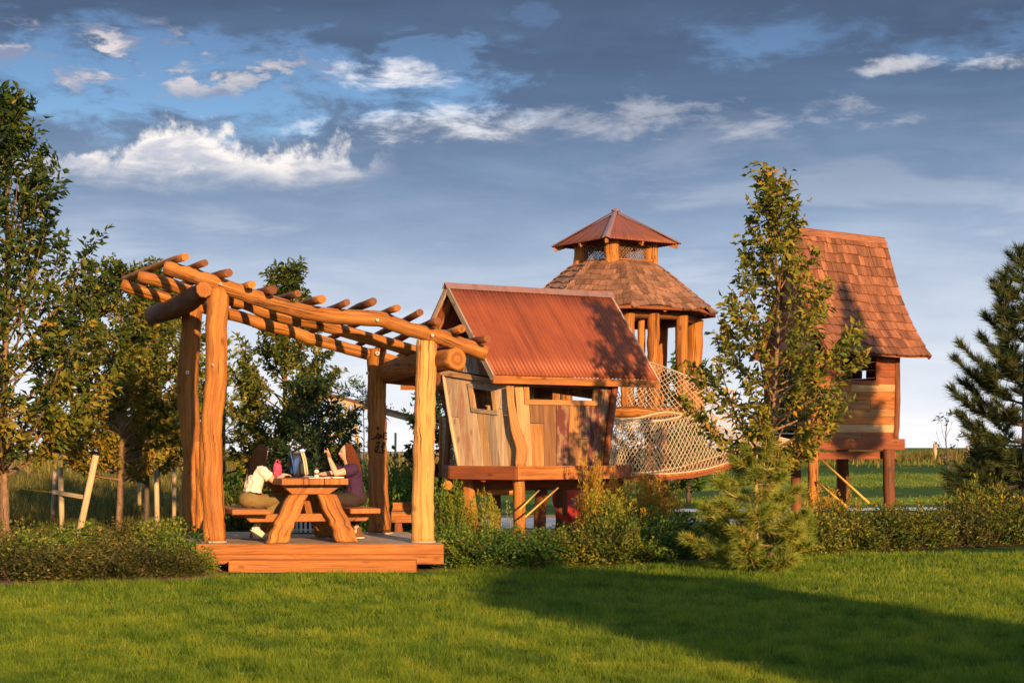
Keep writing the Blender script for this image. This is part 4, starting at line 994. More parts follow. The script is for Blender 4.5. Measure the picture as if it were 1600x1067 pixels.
def branchy(H, prof, nb, seed, t0, elev=(30, 65), trunk_r=.05, bend=.12, twigs=7, twig_len=.32, aspect=None, trunk=None):
    """local skeleton of a broadleaf tree: returns wood MB, list of twigs (p0, p1)"""
    r = random.Random(seed); mb = MB()
    tp_ = trunk or [V((0, 0, 0)), V((r.uniform(-.04, .04), r.uniform(-.04, .04), H*.3)), V((r.uniform(-bend, bend), r.uniform(-bend, bend), H*.65)), V((0, 0, H))]
    tr = smooth_path(tp_, 24); mb.tube(tr, [trunk_r*(1-.93*(i/23))**.9+.004 for i in range(24)], 8, wob=.05, seed=seed)
    def tat(t):
        k = max(0, min(.9999, t))*23; i = int(k); return tr[i]*(1-(k-i))+tr[i+1]*(k-i)
    tw = []; az = r.uniform(0, 6)
    for i in range(nb):
        t = t0+(1-t0)*((i+.5)/nb)**.9+r.uniform(-.015, .015); t = min(t, .97)
        rr = lerp_prof(prof, t)*r.uniform(.62, 1.12); az += 2.4+r.uniform(-.5, .5)
        el = rad(elev[0]+(elev[1]-elev[0])*((t-t0)/(1-t0))+r.uniform(-10, 10))
        drop = min(rr*math.tan(el)*.8, (t-t0*.75)*H*.85); s = tat(max(t0*.7, t-drop/H))
        tip = tat(t); tip = V((tip.x+math.cos(az)*rr, tip.y+math.sin(az)*rr, t*H+r.uniform(-.1, .1)))
        mid = (s+tip)*.5+V((math.cos(az)*rr*.12, math.sin(az)*rr*.12, -.06*rr))
        pts = smooth_path([s, mid, tip], 8); br = max(.006, trunk_r*.42*(1-t)+.006)
        mb.tube(pts, [br*(1-.8*k/7)+.002 for k in range(8)], 5, caps=False)
        n = max(2, int(twigs*(.4+rr/max(p[1] for p in prof))))
        for k in range(n):
            q = .22+.78*(k+.5)/n; j = min(6, int(q*7)); p = pts[j]*(1-(q*7-j))+pts[j+1]*(q*7-j)
            d = (pts[j+1]-pts[j]).normalized(); a2 = az+r.choice((-1, 1))*r.uniform(.4, 1.3)
            d2 = (d*.7+V((math.cos(a2), math.sin(a2), r.uniform(-.15, .7)))*.8).normalized()
            e = p+d2*twig_len*r.uniform(.6, 1.25)
            tw.append((p, e)); mb.tube([p, e], [.005, .002], 3, caps=False)
        tw.append((pts[6], tip+(pts[7]-pts[5]).normalized()*twig_len*.5))
    for k in range(6):                       # leading shoot
        tw.append((tat(.86+.025*k), tat(.88+.025*k)+V((r.uniform(-.12, .12), r.uniform(-.12, .12), .12))))
    tw.append((tr[-2], tr[-1]))
    return mb, tw
def twig_leaves(tw, per, size, seed, spread=.06, gold=None, flat=.5, wl=.48):
    rg = np.random.default_rng(seed)
    a = np.array([tuple(p) for p, e in tw]); b = np.array([tuple(e) for p, e in tw]); n = len(tw)
    t = rg.uniform(.05, 1.08, (n, per)); pos = a[:, None]+(b-a)[:, None]*t[..., None]
    pos = (pos+rg.normal(0, spread*.5, (n, per, 3))).reshape(-1, 3)
    td = np.repeat(unit(b-a), per, 0); rv = rg.normal(0, 1, (len(pos), 3))
    side = unit(rv-(rv*td).sum(1, keepdims=True)*td)
    dr = unit(td*rg.uniform(.2, .9, (len(pos), 1))+side*rg.uniform(.5, 1.0, (len(pos), 1))+np.array([0, 0, -.15]))
    nr = unit(np.array([0, 0, flat])+rg.normal(0, .55, (len(pos), 3)))
    L = size*rg.uniform(.65, 1.25, len(pos)); W_ = L*wl*rg.uniform(.8, 1.2, len(pos))
    base = np.repeat(rg.normal(.45, .17, n), per); rnd = np.clip(base+rg.normal(0, .13, len(pos)), 0, 1)
    if gold is not None: rnd = gold(pos, rnd, rg)
    return pos, dr, nr, L, W_, np.clip(rnd, 0, 1)
def broadleaf(name, label, base, H, prof, nb, per, size, seed, t0, mat, bark, group=None, cat='tree', gold=None, rotz=0, **kw):
    wl = kw.pop('wl', .48); flat = kw.pop('flat', .5)
    root = thing(name, base, label, cat, group)
    mb, tw = branchy(H, prof, nb, seed, t0, **kw)
    link('trunk', mb.mesh('trunk', bark), root)
    link('crown', leaf_mesh('crown', *twig_leaves(tw, per, size, seed, gold=gold, wl=wl, flat=flat), mat), root)
    root.rotation_euler = (0, 0, rotz); return root
def needle_arrays(tips, per, ln, wd, seed, cone=1.0):
    """tips: (point, direction, count factor)"""
    rg = np.random.default_rng(seed); n = len(tips)
    p = np.array([tuple(t[0]) for t in tips]); d = unit(np.array([tuple(t[1]) for t in tips]))
    P0 = np.repeat(p, per, 0); D0 = np.repeat(d, per, 0)
    rv = rg.normal(0, 1, P0.shape); side = unit(rv-(rv*D0).sum(1, keepdims=True)*D0)
    a = rg.uniform(.15, cone, (len(P0), 1)); dr = unit(D0*np.cos(a)+side*np.sin(a)+np.array([0, 0, .08]))
    P0 = P0-D0*rg.uniform(0, ln*.9, (len(P0), 1))
    L = ln*rg.uniform(.7, 1.15, (len(P0), 1)); w = np.cross(dr, rg.normal(0, 1, P0.shape)); w = unit(w)*wd*.5
    v = np.stack([P0-w, P0+w, P0+dr*L], 1).reshape(-1, 3); f = np.arange(len(P0)*3).reshape(-1, 3)
    rnd = np.clip(np.repeat(rg.normal(.5, .18, n), per)+rg.normal(0, .12, len(P0)), 0, 1)
    return v, f, rnd
def pine(name, label, base, H, prof, seed, whorls, per_whorl, ln, wd, per, mat, bark, group=None, trunk_r=.06, t0=.1, up=18, side=5, tuft_step=.16, q0=.3, thick=1.0, cone=1.0):
    r = random.Random(seed); root = thing(name, base, label, 'pine', group); mb = MB()
    tr = smooth_path([V((0, 0, 0)), V((r.uniform(-.05, .05), 0, H*.4)), V((r.uniform(-.04, .04), 0, H*.75)), V((0, 0, H))], 20)
    mb.tube(tr, [trunk_r*(1-.9*i/19)+.004 for i in range(20)], 9, wob=.06, seed=seed)
    tips = [(tr[-1]+V((0, 0, .04)), V((0, 0, 1)))]
    for k in range(3): tips.append((tr[-2]+V((0, 0, .03*k)), V((r.uniform(-.4, .4), r.uniform(-.4, .4), 1))))
    for w in range(whorls):
        t = t0+(1-t0)*(w+.2)/whorls; p = tr[min(19, int(t*19))]*1.0; p = V((p.x, p.y, t*H)); rr = lerp_prof(prof, t); a0 = r.uniform(0, 6)
        m = max(3, int(per_whorl*(.55+.45*(1-t))))
        for k in range(m):
            a = a0+6.283*k/m+r.uniform(-.3, .3); L = rr*r.uniform(.7, 1.12); el = rad(up*(.3+1.2*t)+r.uniform(-9, 9))
            d = V((math.cos(a)*math.cos(el), math.sin(a)*math.cos(el), math.sin(el)))
            pts = smooth_path([p+V((0, 0, r.uniform(-.06, .06))), p+d*L*.5+V((0, 0, -.06*L)), p+d*L+V((0, 0, .12*L))], 8)
            mb.tube(pts, [thick*max(.004, trunk_r*.3*(1-t)*(1-k2/8)+.004) for k2 in range(8)], 5, caps=False)
            tips.append((pts[-1], pts[-1]-pts[-2]))
            n = max(1, int(L/tuft_step))
            for s in range(n):
                q = q0+(.98-q0)*(s+.5)/n; j = min(6, int(q*7)); pp = pts[j]*(1-(q*7-j))+pts[j+1]*(q*7-j)
                for sg in (1, -1):
                    if r.random() < .18: continue
                    d2 = (pts[j+1]-pts[j]).normalized()*.75+V((-math.sin(a), math.cos(a), 0))*sg*r.uniform(.5, 1)+V((0, 0, r.uniform(-.05, .45)))
                    e = pp+d2.normalized()*min(.34*L, side*.06)*(1.15-q*.6)*r.uniform(.6, 1.3)
                    mb.tube([pp, e], [.005, .003], 3, caps=False); tips.append((e, d2))
                    if (e-pp).length > tuft_step*1.1: tips.append(((e+pp)*.5, d2))
    link('trunk', mb.mesh('trunk', bark), root)
    v, f, rnd = needle_arrays(tips, per, ln, wd, seed, cone); link('crown', np_mesh('crown', v, f, rnd, mat), root)
    return root
def warm_low(lo, hi, amt):  # gold low, dark top: light on the crown put into leaf colour
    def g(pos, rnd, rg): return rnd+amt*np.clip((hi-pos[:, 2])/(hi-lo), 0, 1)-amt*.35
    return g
# ================================================================== trees
# the young ash in front of the rope bridge
cb = G(1204, 23.0)
broadleaf('ash_tree', 'slender young ash with gold-green leaves in front of the rope bridge', cb, 5.42,
          [(.28, .4), (.36, .90), (.46, 1.14), (.55, 1.18), (.62, 1.06), (.70, .78), (.78, .60), (.86, .36), (.94, .20), (1, .05)], 66, 15, .112, 11, .25, M['leafgold'], M['bark'],
          elev=(28, 66), trunk_r=.055, twigs=7, twig_len=.30, gold=warm_low(1.8, 4.4, .06), wl=.46)
broadleaf('ash_tree', 'large dark-topped tree cut by the left edge of the photo', G(8, 24.4), 6.85,
          [(.26, .8), (.33, 1.6), (.42, 1.85), (.55, 1.5), (.68, 1.1), (.80, .72), (.90, .34), (1, .06)], 92, 18, .145, 21, .24, M['leaf'], M['bark'],
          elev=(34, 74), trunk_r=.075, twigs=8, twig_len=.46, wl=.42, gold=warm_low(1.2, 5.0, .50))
broadleaf('ash_tree', 'bushy tree left of the pergola, its trunk behind the leaning stake', G(186, 30.5), 5.05,
          [(.28, .8), (.38, 1.35), (.5, 1.40), (.65, 1.15), (.80, .75), (.92, .4), (1, .1)], 80, 19, .118, 23, .28, M['leaf'], M['bark'],
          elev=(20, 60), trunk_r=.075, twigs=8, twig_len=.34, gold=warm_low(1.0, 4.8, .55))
broadleaf('ash_tree', 'tree with a gold-flecked crown just behind the left pergola posts', G(246, 36.0), 5.6,
          [(.22, .9), (.35, 1.35), (.5, 1.4), (.68, 1.1), (.82, .65), (.93, .3), (1, .08)], 74, 18, .125, 25, .30, M['leafgold'], M['bark'],
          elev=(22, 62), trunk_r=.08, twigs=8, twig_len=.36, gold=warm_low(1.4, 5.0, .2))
broadleaf('ash_tree', 'small dark-trunked tree between the bushy tree and the pergola', G(229, 33.2), 4.3,
          [(.30, .6), (.45, 1.0), (.6, .95), (.8, .6), (1, .08)], 46, 12, .115, 27, .28, M['leaf'], M['barkdark'], elev=(22, 60), trunk_r=.06, twigs=7, twig_len=.32, gold=warm_low(1.4, 4.0, .25))
broadleaf('ash_tree', 'tree with a narrow tip seen through the pergola above the picnic table', G(448, 31.0), 5.0,
          [(.18, .8), (.30, 1.05), (.45, 1.08), (.60, .92), (.72, .68), (.83, .36), (.92, .22), (1, .06)], 84, 19, .112, 31, .17, M['leafgold'], M['bark'],
          elev=(20, 64), trunk_r=.07, twigs=8, twig_len=.32, gold=warm_low(1.0, 4.6, .22))
broadleaf('ash_tree', 'low dark green bushy tree behind the seated people', G(492, 28.2), 2.85,
          [(.15, .5), (.35, .75), (.55, .72), (.75, .5), (1, .1)], 46, 13, .115, 33, .14, M['leafdark'], M['barkdark'], elev=(15, 55), trunk_r=.05, twigs=8, twig_len=.3, wl=.32, gold=None)
broadleaf('ash_tree', 'dark leafy tree half hidden behind the right pergola post', G(694, 37.0), 3.9,
          [(.2, .5), (.4, .75), (.6, .75), (.8, .5), (1, .1)], 44, 12, .125, 35, .2, M['leafdark'], M['barkdark'], elev=(20, 60), trunk_r=.06, twigs=7, twig_len=.32)
broadleaf('locust_sapling', 'thin grey-stemmed sapling with drooping fine leaves beside the marked post', G(566, 33.0), 2.95,
          [(.7, .25), (.82, .40), (.93, .3), (1, .15)], 9, 20, .085, 37, .72, M['leafmid'], M['steel'], elev=(10, 35), trunk_r=.016, twigs=4, twig_len=.26, wl=.28, cat='sapling')
broadleaf('poplar_tree', 'far narrow poplar seen between the tower posts', G(1076, 52.0), 5.3,
          [(.1, .45), (.4, .55), (.7, .45), (.9, .25), (1, .05)], 60, 12, .16, 39, .08, M['leafmid'], M['barkdark'], elev=(50, 75), trunk_r=.08, twigs=6, twig_len=.3)
broadleaf('poplar_tree', 'far dark tree low behind the netting of the tower', G(1030, 56.0), 4.3,
          [(.1, .9), (.4, 1.4), (.7, 1.1), (1, .1)], 40, 12, .18, 41, .1, M['leafdark'], M['barkdark'], elev=(20, 60), trunk_r=.08, twigs=6, twig_len=.4)
pine('pine_tree', 'soft-needled pine peeking out behind the left pergola post', G(352, 38.0), 4.3, [(0, 1.3), (.3, 1.15), (.7, .6), (1, .1)], 43, 12, 6, .17, .014, 22, M['needle'], M['barkdark'], t0=.1)
pine('pine_tree', 'big dark pine cut by the right edge of the photo', G(1604, 35.0), 5.85, [(0, 1.5), (.15, 1.7), (.35, 1.65), (.55, 1.35), (.75, 1.0), (.9, .6), (1, .25)], 45, 13, 9, .24, .016, 60, M['needledark'], M['barkdark'], trunk_r=.10, t0=.07, up=26, side=7, tuft_step=.2)
pine('pine_sapling', 'scraggly pale-needled young pine at the lawn edge before the ash', G(1183, 22.6), 1.98, [(0, .80), (.12, .95), (.3, .82), (.45, .62), (.6, .55), (.78, .36), (1, .05)], 47, 9, 7, .145, .010, 70, M['needle'], M['pinetwig'], trunk_r=.030, t0=.04, up=10, side=5, tuft_step=.13, q0=.30, thick=1.5, cone=1.2)
# far bare sapling on the rise
def far_sapling():
    b = G(1482, 62.0, height((1482-800)/FPX*62, 62)); H = 2.6
    mb, tw = branchy(H, [(.2, .3), (.5, .55), (.8, .5), (1, .2)], 11, 51, .12, elev=(45, 75), trunk_r=.035, twigs=3, twig_len=.3)
    root = thing('sapling', b, 'tiny nearly bare sapling on the far grassy rise', 'sapling'); link('trunk', mb.mesh('trunk', M['barkdark']), root)
    r = random.Random(3); tw2 = [t for t in tw if r.random() < .42]
    link('crown', leaf_mesh('crown', *twig_leaves(tw2, 7, .15, 5), M['leafdark']), root)
far_sapling()
# trees outside the frame on the right whose shade falls on the shingle roof, and the shed whose shade lies on the lawn
pine('pine_tree', 'tall pine standing outside the frame on the right', G(1965, 22.5), 7.2, [(0, .9), (.5, .80), (.75, .5), (1, .10)], 49, 14, 9, .2, .03, 40, M['needledark'], M['barkdark'], trunk_r=.10, t0=.52)
def shed():
    d = V((-math.sin(sa), math.cos(sa), 0))
    c = V((8.9, -1.0, 0)); root = thing('park_shed', c, 'tall timber shed outside the frame behind the viewer', 'shed')
    for (x0, x1, y0, y1) in ((-1.5, 1.5, -1.5, -1.4), (-1.5, 1.5, 1.4, 1.5), (-1.5, -1.4, -1.39, 1.39), (1.4, 1.5, -1.39, 1.39)):
        MB().box((c.x+(x0+x1)/2, c.y+(y0+y1)/2, 2.5), (x1-x0, y1-y0, 5.0)).build('wall', M['brownwood'], root)
    mb = MB()
    mb.v += [c+V(p) for p in ((-1.8, -1.8, 4.9), (1.8, -1.8, 4.9), (1.8, 1.8, 4.9), (-1.8, 1.8, 4.9), (0, -1.8, 5.75), (0, 1.8, 5.75))]
    for f in ((0, 1, 4), (2, 3, 5), (1, 2, 5, 4), (3, 0, 4, 5), (3, 2, 1, 0)): mb.face(f)
    mb.build('roof', M['roof'], root)
    MB().box((c.x, c.y-1.53, 1.0), (.9, .06, 2.0)).build('door', M['redwood'], root)
shed()
# ================================================================== shrubs
def shrub_mesh(seed, n, leaf, mat, rx=.5, h=.6, upright=0.0):
    rg = np.random.default_rng(seed)
    ph = rg.uniform(0, 6.283, n); ct = rg.uniform(0, 1, n); rr = rg.uniform(.25, 1, n)**.45
    lump = 1+.16*np.sin(ph*3+seed)+.13*np.sin(ph*5+ct*7+seed*2)+.10*np.sin(ct*9+ph*2)
    st = np.sqrt(1-(ct*.98)**2); x = np.cos(ph)*st*rr*lump*rx; y = np.sin(ph)*st*rr*lump*rx; z = (ct*.95+.05)*rr*lump*h
    # spiky shoots poking out
    k = int(n*.22); si = rg.integers(0, 26, k); sp = rg.uniform(0, 6.283, 26); sc = rg.uniform(.35, 1, 26)
    tt = rg.uniform(.65, 1.25, k); ss = np.sqrt(1-sc[si]**2)
    x[:k] = np.cos(sp[si])*ss*tt*rx+rg.normal(0, .016, k); y[:k] = np.sin(sp[si])*ss*tt*rx+rg.normal(0, .016, k); z[:k] = sc[si]*tt*h+rg.normal(0, .016, k)
    pos = np.stack([x, y, np.maximum(z, .015)], 1)
    out = unit(pos+np.array([0, 0, -.05])); dr = unit(out+rg.normal(0, .8, (n, 3))+np.array([0, 0, .35])); nr = unit(out*.6+rg.normal(0, .7, (n, 3))+np.array([0, 0, .5]))
    L = leaf*rg.uniform(.6, 1.3, n); W_ = L*rg.uniform(.45, .7, n)
    cl = .45+.28*np.sin(ph*2+seed)*np.sin(ct*4+seed); rnd = np.clip(cl*.7+.12+rg.normal(0, .15, n), 0, 1)
    return leaf_mesh('foliage', pos, dr, nr, L, W_, rnd, mat)
def stem_mesh(seed, rx=.5, h=.6, n=14):
    r = random.Random(seed); mb = MB()
    for i in range(n):
        a = r.uniform(0, 6.28); q = r.uniform(.3, .95)
        mb.tube([V((math.cos(a)*.04, math.sin(a)*.04, 0)), V((math.cos(a)*rx*q*.6, math.sin(a)*rx*q*.6, h*.5)), V((math.cos(a)*rx*q, math.sin(a)*rx*q, h*r.uniform(.7, 1.05)))], [.007, .005, .002], 4, caps=False)
    return mb.mesh('stem', M['twig'])
LOW = [shrub_mesh(60+k, 2700, .052, M['shrub']) for k in range(4)]
LOWG = [shrub_mesh(70+k, 2600, .052, M['shrubgold']) for k in range(3)]
LOWB = [shrub_mesh(80+k, 2800, .044, M['shrubbrown']) for k in range(3)]
STEM = [stem_mesh(k) for k in range(3)]
shr = random.Random(77)
def shrub(loc, sx, sz, meshes, label, group, name='shrub'):
    o = thing(name, loc, label, 'shrub', group); o.rotation_euler = (0, 0, shr.uniform(0, 6.28)); o.scale = (sx, sx, sz)
    link('foliage', shr.choice(meshes), o); link('stem', shr.choice(STEM), o); return o
ORD = ['first', 'second', 'third', 'fourth', 'fifth', 'sixth', 'seventh', 'eighth', 'ninth', 'tenth']
def bed(rows, group, where):
    for rown, items in rows:
        items = sorted(items, key=lambda t: t[0]/1.0)
        for k, (px, D, sx, sz, ms) in enumerate(items):
            colr = 'green' if ms is LOW else ('golden' if ms is LOWG else 'dusky brown')
            shrub(G(px, D), sx, sz, ms, f'{colr} low shrub, {ORD[k]} from the left in the {rown} row {where}', group)
bed([('front', [(20, 21.1, 1.25, .72, LOWB), (85, 20.9, 1.2, .62, LOWB), (150, 21.2, 1.25, .64, LOWB), (215, 21.4, 1.15, .60, LOWB), (275, 21.7, .9, .55, LOWB), (312, 22.1, .45, .5, LOW)]),
     ('middle', [(-40, 21.6, 1.3, 1.0, LOWB), (60, 22.0, 1.3, .82, LOW), (140, 22.3, 1.2, .78, LOWB), (215, 22.6, 1.3, .78, LOWB), (280, 22.6, 1.0, .75, LOW)]),
     ('back', [(10, 23.0, 1.3, .95, LOWB), (110, 23.4, 1.3, .9, LOW), (180, 24.2, 1.2, .9, LOWB), (255, 24.0, 1.1, .95, LOW)])], 'shrubs left of the deck', 'left of the deck')
bed([('front', [(722, 23.3, 1.05, .72, LOW), (775, 23.2, 1.15, .70, LOW), (835, 23.4, 1.2, .74, LOW), (890, 23.6, 1.05, .72, LOWG), (940, 23.9, 1.2, 1.0, LOWG), (1000, 24.2, 1.1, .95, LOW), (1050, 24.6, 1.15, 1.0, LOW)]),
     ('back', [(705, 23.9, .8, .85, LOW), (745, 24.3, 1.1, .76, LOW), (810, 24.4, 1.2, .74, LOW), (880, 24.6, 1.1, .76, LOW), (960, 25.0, 1.2, 1.1, LOWG), (1030, 25.6, 1.2, 1.1, LOW), (1095, 25.4, 1.1, 1.0, LOW)])], 'shrubs before the crooked playhouse', 'before the crooked playhouse')
bed([('front', [(1225, 25.9, 1.1, 1.0, LOW), (1265, 26.4, 1.2, 1.0, LOWG), (1320, 27.2, 1.2, 1.0, LOWG), (1375, 27.6, 1.25, 1.0, LOWG), (1430, 28.0, 1.3, 1.05, LOWG), (1490, 28.4, 1.3, 1.05, LOWB), (1550, 28.9, 1.3, 1.1, LOWG), (1610, 29.3, 1.3, 1.15, LOWB)]),
     ('back', [(1300, 28.2, 1.2, 1.05, LOWG), (1360, 28.8, 1.3, 1.0, LOWG), (1425, 29.3, 1.3, 1.05, LOWB), (1500, 29.8, 1.3, 1.2, LOWG), (1575, 30.2, 1.4, 1.3, LOWG), (1660, 29.8, 1.4, 1.2, LOW)])], 'shrubs in the right bed', 'of the right-hand bed')
shrub(G(1535, 30.2), 1.1, 1.65, LOWG, 'taller rounded golden shrub rising from the right-hand bed', None)
bed([('near', [(372, 27.6, 1.3, 1.5, LOWG), (410, 28.3, 1.4, 1.7, LOWG), (560, 30.5, 1.1, 1.3, LOW), (615, 29.5, 1.2, 1.35, LOW), (705, 29.8, 1.2, 1.2, LOW)]),
     ('middle', [(360, 30.0, 1.5, 1.8, LOW), (440, 30.6, 1.5, 1.6, LOW), (500, 33.0, 1.5, 1.7, LOW), (630, 33.0, 1.5, 1.8, LOW), (690, 32.0, 1.5, 1.6, LOW)]),
     ('far', [(405, 34, 1.6, 1.8, LOW), (470, 35, 1.6, 1.8, LOWG), (540, 34.5, 1.5, 1.8, LOW), (590, 36.0, 1.6, 2.0, LOW), (640, 38.0, 1.7, 2.3, LOW)])], 'shrubs behind the pergola', 'behind the pergola')
# upright golden spires
def spire_mesh(seed, n_st, h, mat, spread=.22):
    rg = np.random.default_rng(seed); pos = []; dr = []; rnd = []
    for i in range(n_st):
        b = rg.normal(0, spread, 2); l = rg.normal(0, .12, 2); hh = h*rg.uniform(.6, 1.05); m = int(150*hh)
        t = rg.uniform(.12, 1, m); rad_ = .045*(1.15-t**3)+.01; a = rg.uniform(0, 6.283, m)
        x = b[0]+l[0]*t+np.cos(a)*rad_; y = b[1]+l[1]*t+np.sin(a)*rad_
        pos.append(np.stack([x, y, t*hh], 1)); dr.append(np.stack([np.cos(a)*.8, np.sin(a)*.8, np.full(m, .9)], 1)); rnd.append(np.clip(.48+.5*t+rg.normal(0, .12, m), 0, 1))
    pos = np.concatenate(pos); dr = np.concatenate(dr)+rg.normal(0, .3, pos.shape); rnd = np.concatenate(rnd); n = len(pos)
    return leaf_mesh('foliage', pos, dr, rg.normal(0, 1, (n, 3))+np.array([0, 0, .4]), .05*rg.uniform(.7, 1.3, n), .022*rg.uniform(.7, 1.3, n), rnd, mat)
SPIRE = [spire_mesh(90+k, 22, 1.0, M['shrubgold']) for k in range(3)]; SPIREG = [spire_mesh(95+k, 20, 1.0, M['shrub']) for k in range(2)]
for (px, D, s, h, ms) in ((924, 25.5, .5, 1.50, SPIRE), (945, 25.8, 1.0, 1.16, SPIRE), (978, 26.0, 1.0, 1.20, SPIRE), (1010, 26.2, 1.0, 1.22, SPIRE), (1036, 26.4, .8, 1.1, SPIRE), (965, 25.3, 1.0, 1.0, SPIREG)):
    shrub(G(px, D), s, h, ms, {924: 'tallest golden spiky shrub, at the corner of the crooked playhouse', 945: 'golden spiky shrub just right of the tallest one', 978: 'golden spiky shrub in the middle of the clump below the bridge', 1010: 'golden spiky shrub second from the right end of the clump below the bridge', 1036: 'narrow golden spiky shrub at the right end of the clump below the bridge', 965: 'short green spiky shrub in front of the golden clump'}[px], 'golden spiky shrubs', 'spiky_shrub')
for (px, D, s, h, ms) in ((702, 25.3, .8, 1.15, SPIREG), (724, 25.1, .7, .95, SPIREG), (758, 25.0, .6, 1.0, SPIREG)):
    shrub(G(px, D), s, h, ms, {702: 'thin green spiky shrub right next to the right pergola post', 724: 'thin green spiky shrub in the middle before the left stilt', 758: 'thin green spiky shrub before the front corner stilt'}[px], 'green spiky shrubs', 'spiky_shrub')
shrub(G(1285, 29.4), 1.0, 1.0, SPIRE, 'small golden spiky shrub under the shingled playhouse', None, 'spiky_shrub')
# ================================================================== grass
def vnoise(x, y, cell, seed):
    rg = np.random.default_rng(seed); T = rg.uniform(0, 1, (256, 256)); fx, fy = x/cell+1000, y/cell+1000
    i, j = np.floor(fx).astype(int), np.floor(fy).astype(int); a, b = fx-i, fy-j; a, b = a*a*(3-2*a), b*b*(3-2*b)
    t = lambda p, q: T[p % 256, q % 256]
    return (t(i, j)*(1-a)+t(i+1, j)*a)*(1-b)+(t(i, j+1)*(1-a)+t(i+1, j+1)*a)*b
def blades(name, x, y, z, hgt, wid, mat, seed, lean=.35):
    rg = np.random.default_rng(seed); n = len(x); a = rg.uniform(0, 6.283, n); l = rg.normal(0, lean, (n, 2))*hgt[:, None]
    p = np.stack([x, y, z], 1); w = np.stack([np.cos(a), np.sin(a), np.zeros(n)], 1)*wid[:, None]*.5
    tip = p+np.stack([l[:, 0], l[:, 1], hgt], 1)
    v = np.stack([p-w, p+w, tip], 1).reshape(-1, 3); f = np.arange(3*n).reshape(-1, 3)
    patch = .5+.26*np.sin(x*1.7+np.sin(y*1.3)*1.4)*np.sin(y*2.1+np.sin(x*.9))+.14*np.sin(x*5.1+y*3.7+np.sin(x*2.2)*2)
    rnd = np.clip(patch*.5+.55*vnoise(x, y, .16, 33)+.25*vnoise(x, y, .7, 34)-.16+rg.normal(0, .20, n), 0, 1)
    return np_mesh(name, v, f, rnd, mat)
def lawn():
    rg = np.random.default_rng(4); N = 780000
    inv = rg.uniform(1/26.5, 1/10.4, N); yy = 1/inv; xx = rg.uniform(-.40, .40, N)*yy
    edge = np.interp(xx, [-9, -6.2, -3.85, -3.8, -1.2, -.9, 1.0, 3.2, 5.15, 8.9, 12], [19.6, 20.0, 20.9, 21.75, 22.12, 22.75, 23.2, 24.4, 26.6, 28.8, 31])
    k = (yy < edge+rg.normal(0, .05, N)) & (rg.uniform(0, 1, N) < .30+.9*vnoise(xx, yy, .10, 36)); xx, yy = xx[k], yy[k]; n = len(xx)
    tuf = .5+.5*np.sin(xx*2.3+np.sin(yy*1.9)*1.7)*np.sin(yy*3.1+np.sin(xx*1.3))+.35*np.sin(xx*7.3+1.2*np.sin(yy*6))
    f1, f2 = vnoise(xx, yy, .13, 31), vnoise(xx, yy, .45, 32)
    h = (.012+.082*f1**1.6+.030*f2)*rg.uniform(.55, 1.35, n); w = np.maximum(.0042, .00036*yy)*rg.uniform(.7, 1.3, n)
    o = link('lawn_grass', blades('lawn_grass', xx, yy, np.zeros(n), h, w, M['grass'], 5, .45)); tag(o, 'short mown lawn grass across the foreground', 'grass', kind='stuff')
lawn()
def meadow():
    rg = np.random.default_rng(6); N = 90000
    yy = 1/rg.uniform(1/70, 1/25.4, N); xx = rg.uniform(-.42, -.03, N)*yy
    k = (xx < -2.3-(rg.uniform(0, 1, N))) & ~((yy < 26.2) & (xx > -4.9)); xx, yy = xx[k], yy[k]; n = len(xx); z = np.array([height(a, b) for a, b in zip(xx, yy)])
    h = rg.uniform(.10, .34, n); w = np.maximum(.008, .0006*yy)
    o = link('meadow_grass', blades('meadow_grass', xx, yy, z, h, w, M['meadow'], 7, .3)); tag(o, 'long brownish meadow grass under the trees on the left', 'grass', kind='stuff')
    N = 26000; xx = rg.uniform(2, 34, N); yy = 76+rg.normal(0, 2.5, N); z = np.array([height(a, b) for a, b in zip(xx, yy)]); h = rg.uniform(.15, .55, N)*(.5+.5*np.abs(np.sin(xx*.7)))
    o = link('ridge_grass', blades('ridge_grass', xx, yy, z, h, np.full(N, .05), M['meadow'], 8, .25)); tag(o, 'tall uncut grass along the crest of the far rise', 'grass', kind='stuff')
    N = 16000; yy = rg.uniform(80, 150, N); xx = rg.uniform(-.3, .12, N)*yy; z = np.array([height(a, b) for a, b in zip(xx, yy)])
    o = link('field_grass', blades('field_grass', xx, yy, z, rg.uniform(.3, .8, N), np.full(N, .09), M['meadow'], 9, .2)); tag(o, 'dry golden grass of the field at the horizon', 'grass', kind='stuff')
meadow()
def bank():
    rg = np.random.default_rng(16); N = 60000; yy = rg.uniform(52, 77, N); xx = rg.uniform(.03, .42, N)*yy
    z = np.array([height(a, b) for a, b in zip(xx, yy)]); h = (.02+.09*vnoise(xx, yy, 1.1, 41)**2)*rg.uniform(.6, 1.3, N)
    k = np.sin((yy+(vnoise(xx, yy, 3.0, 42)-.5)*2)*.62)+rg.normal(0, .25, N) > -.1; xx, yy, z, h = xx[k], yy[k], z[k], h[k]; N = len(xx)
    o = link('bank_grass', blades('bank_grass', xx, yy, z, h, np.full(N, .035), M['grass'], 17, .3)); tag(o, 'mown terraced grass of the rise behind the shingled playhouse', 'grass', kind='stuff')
bank()
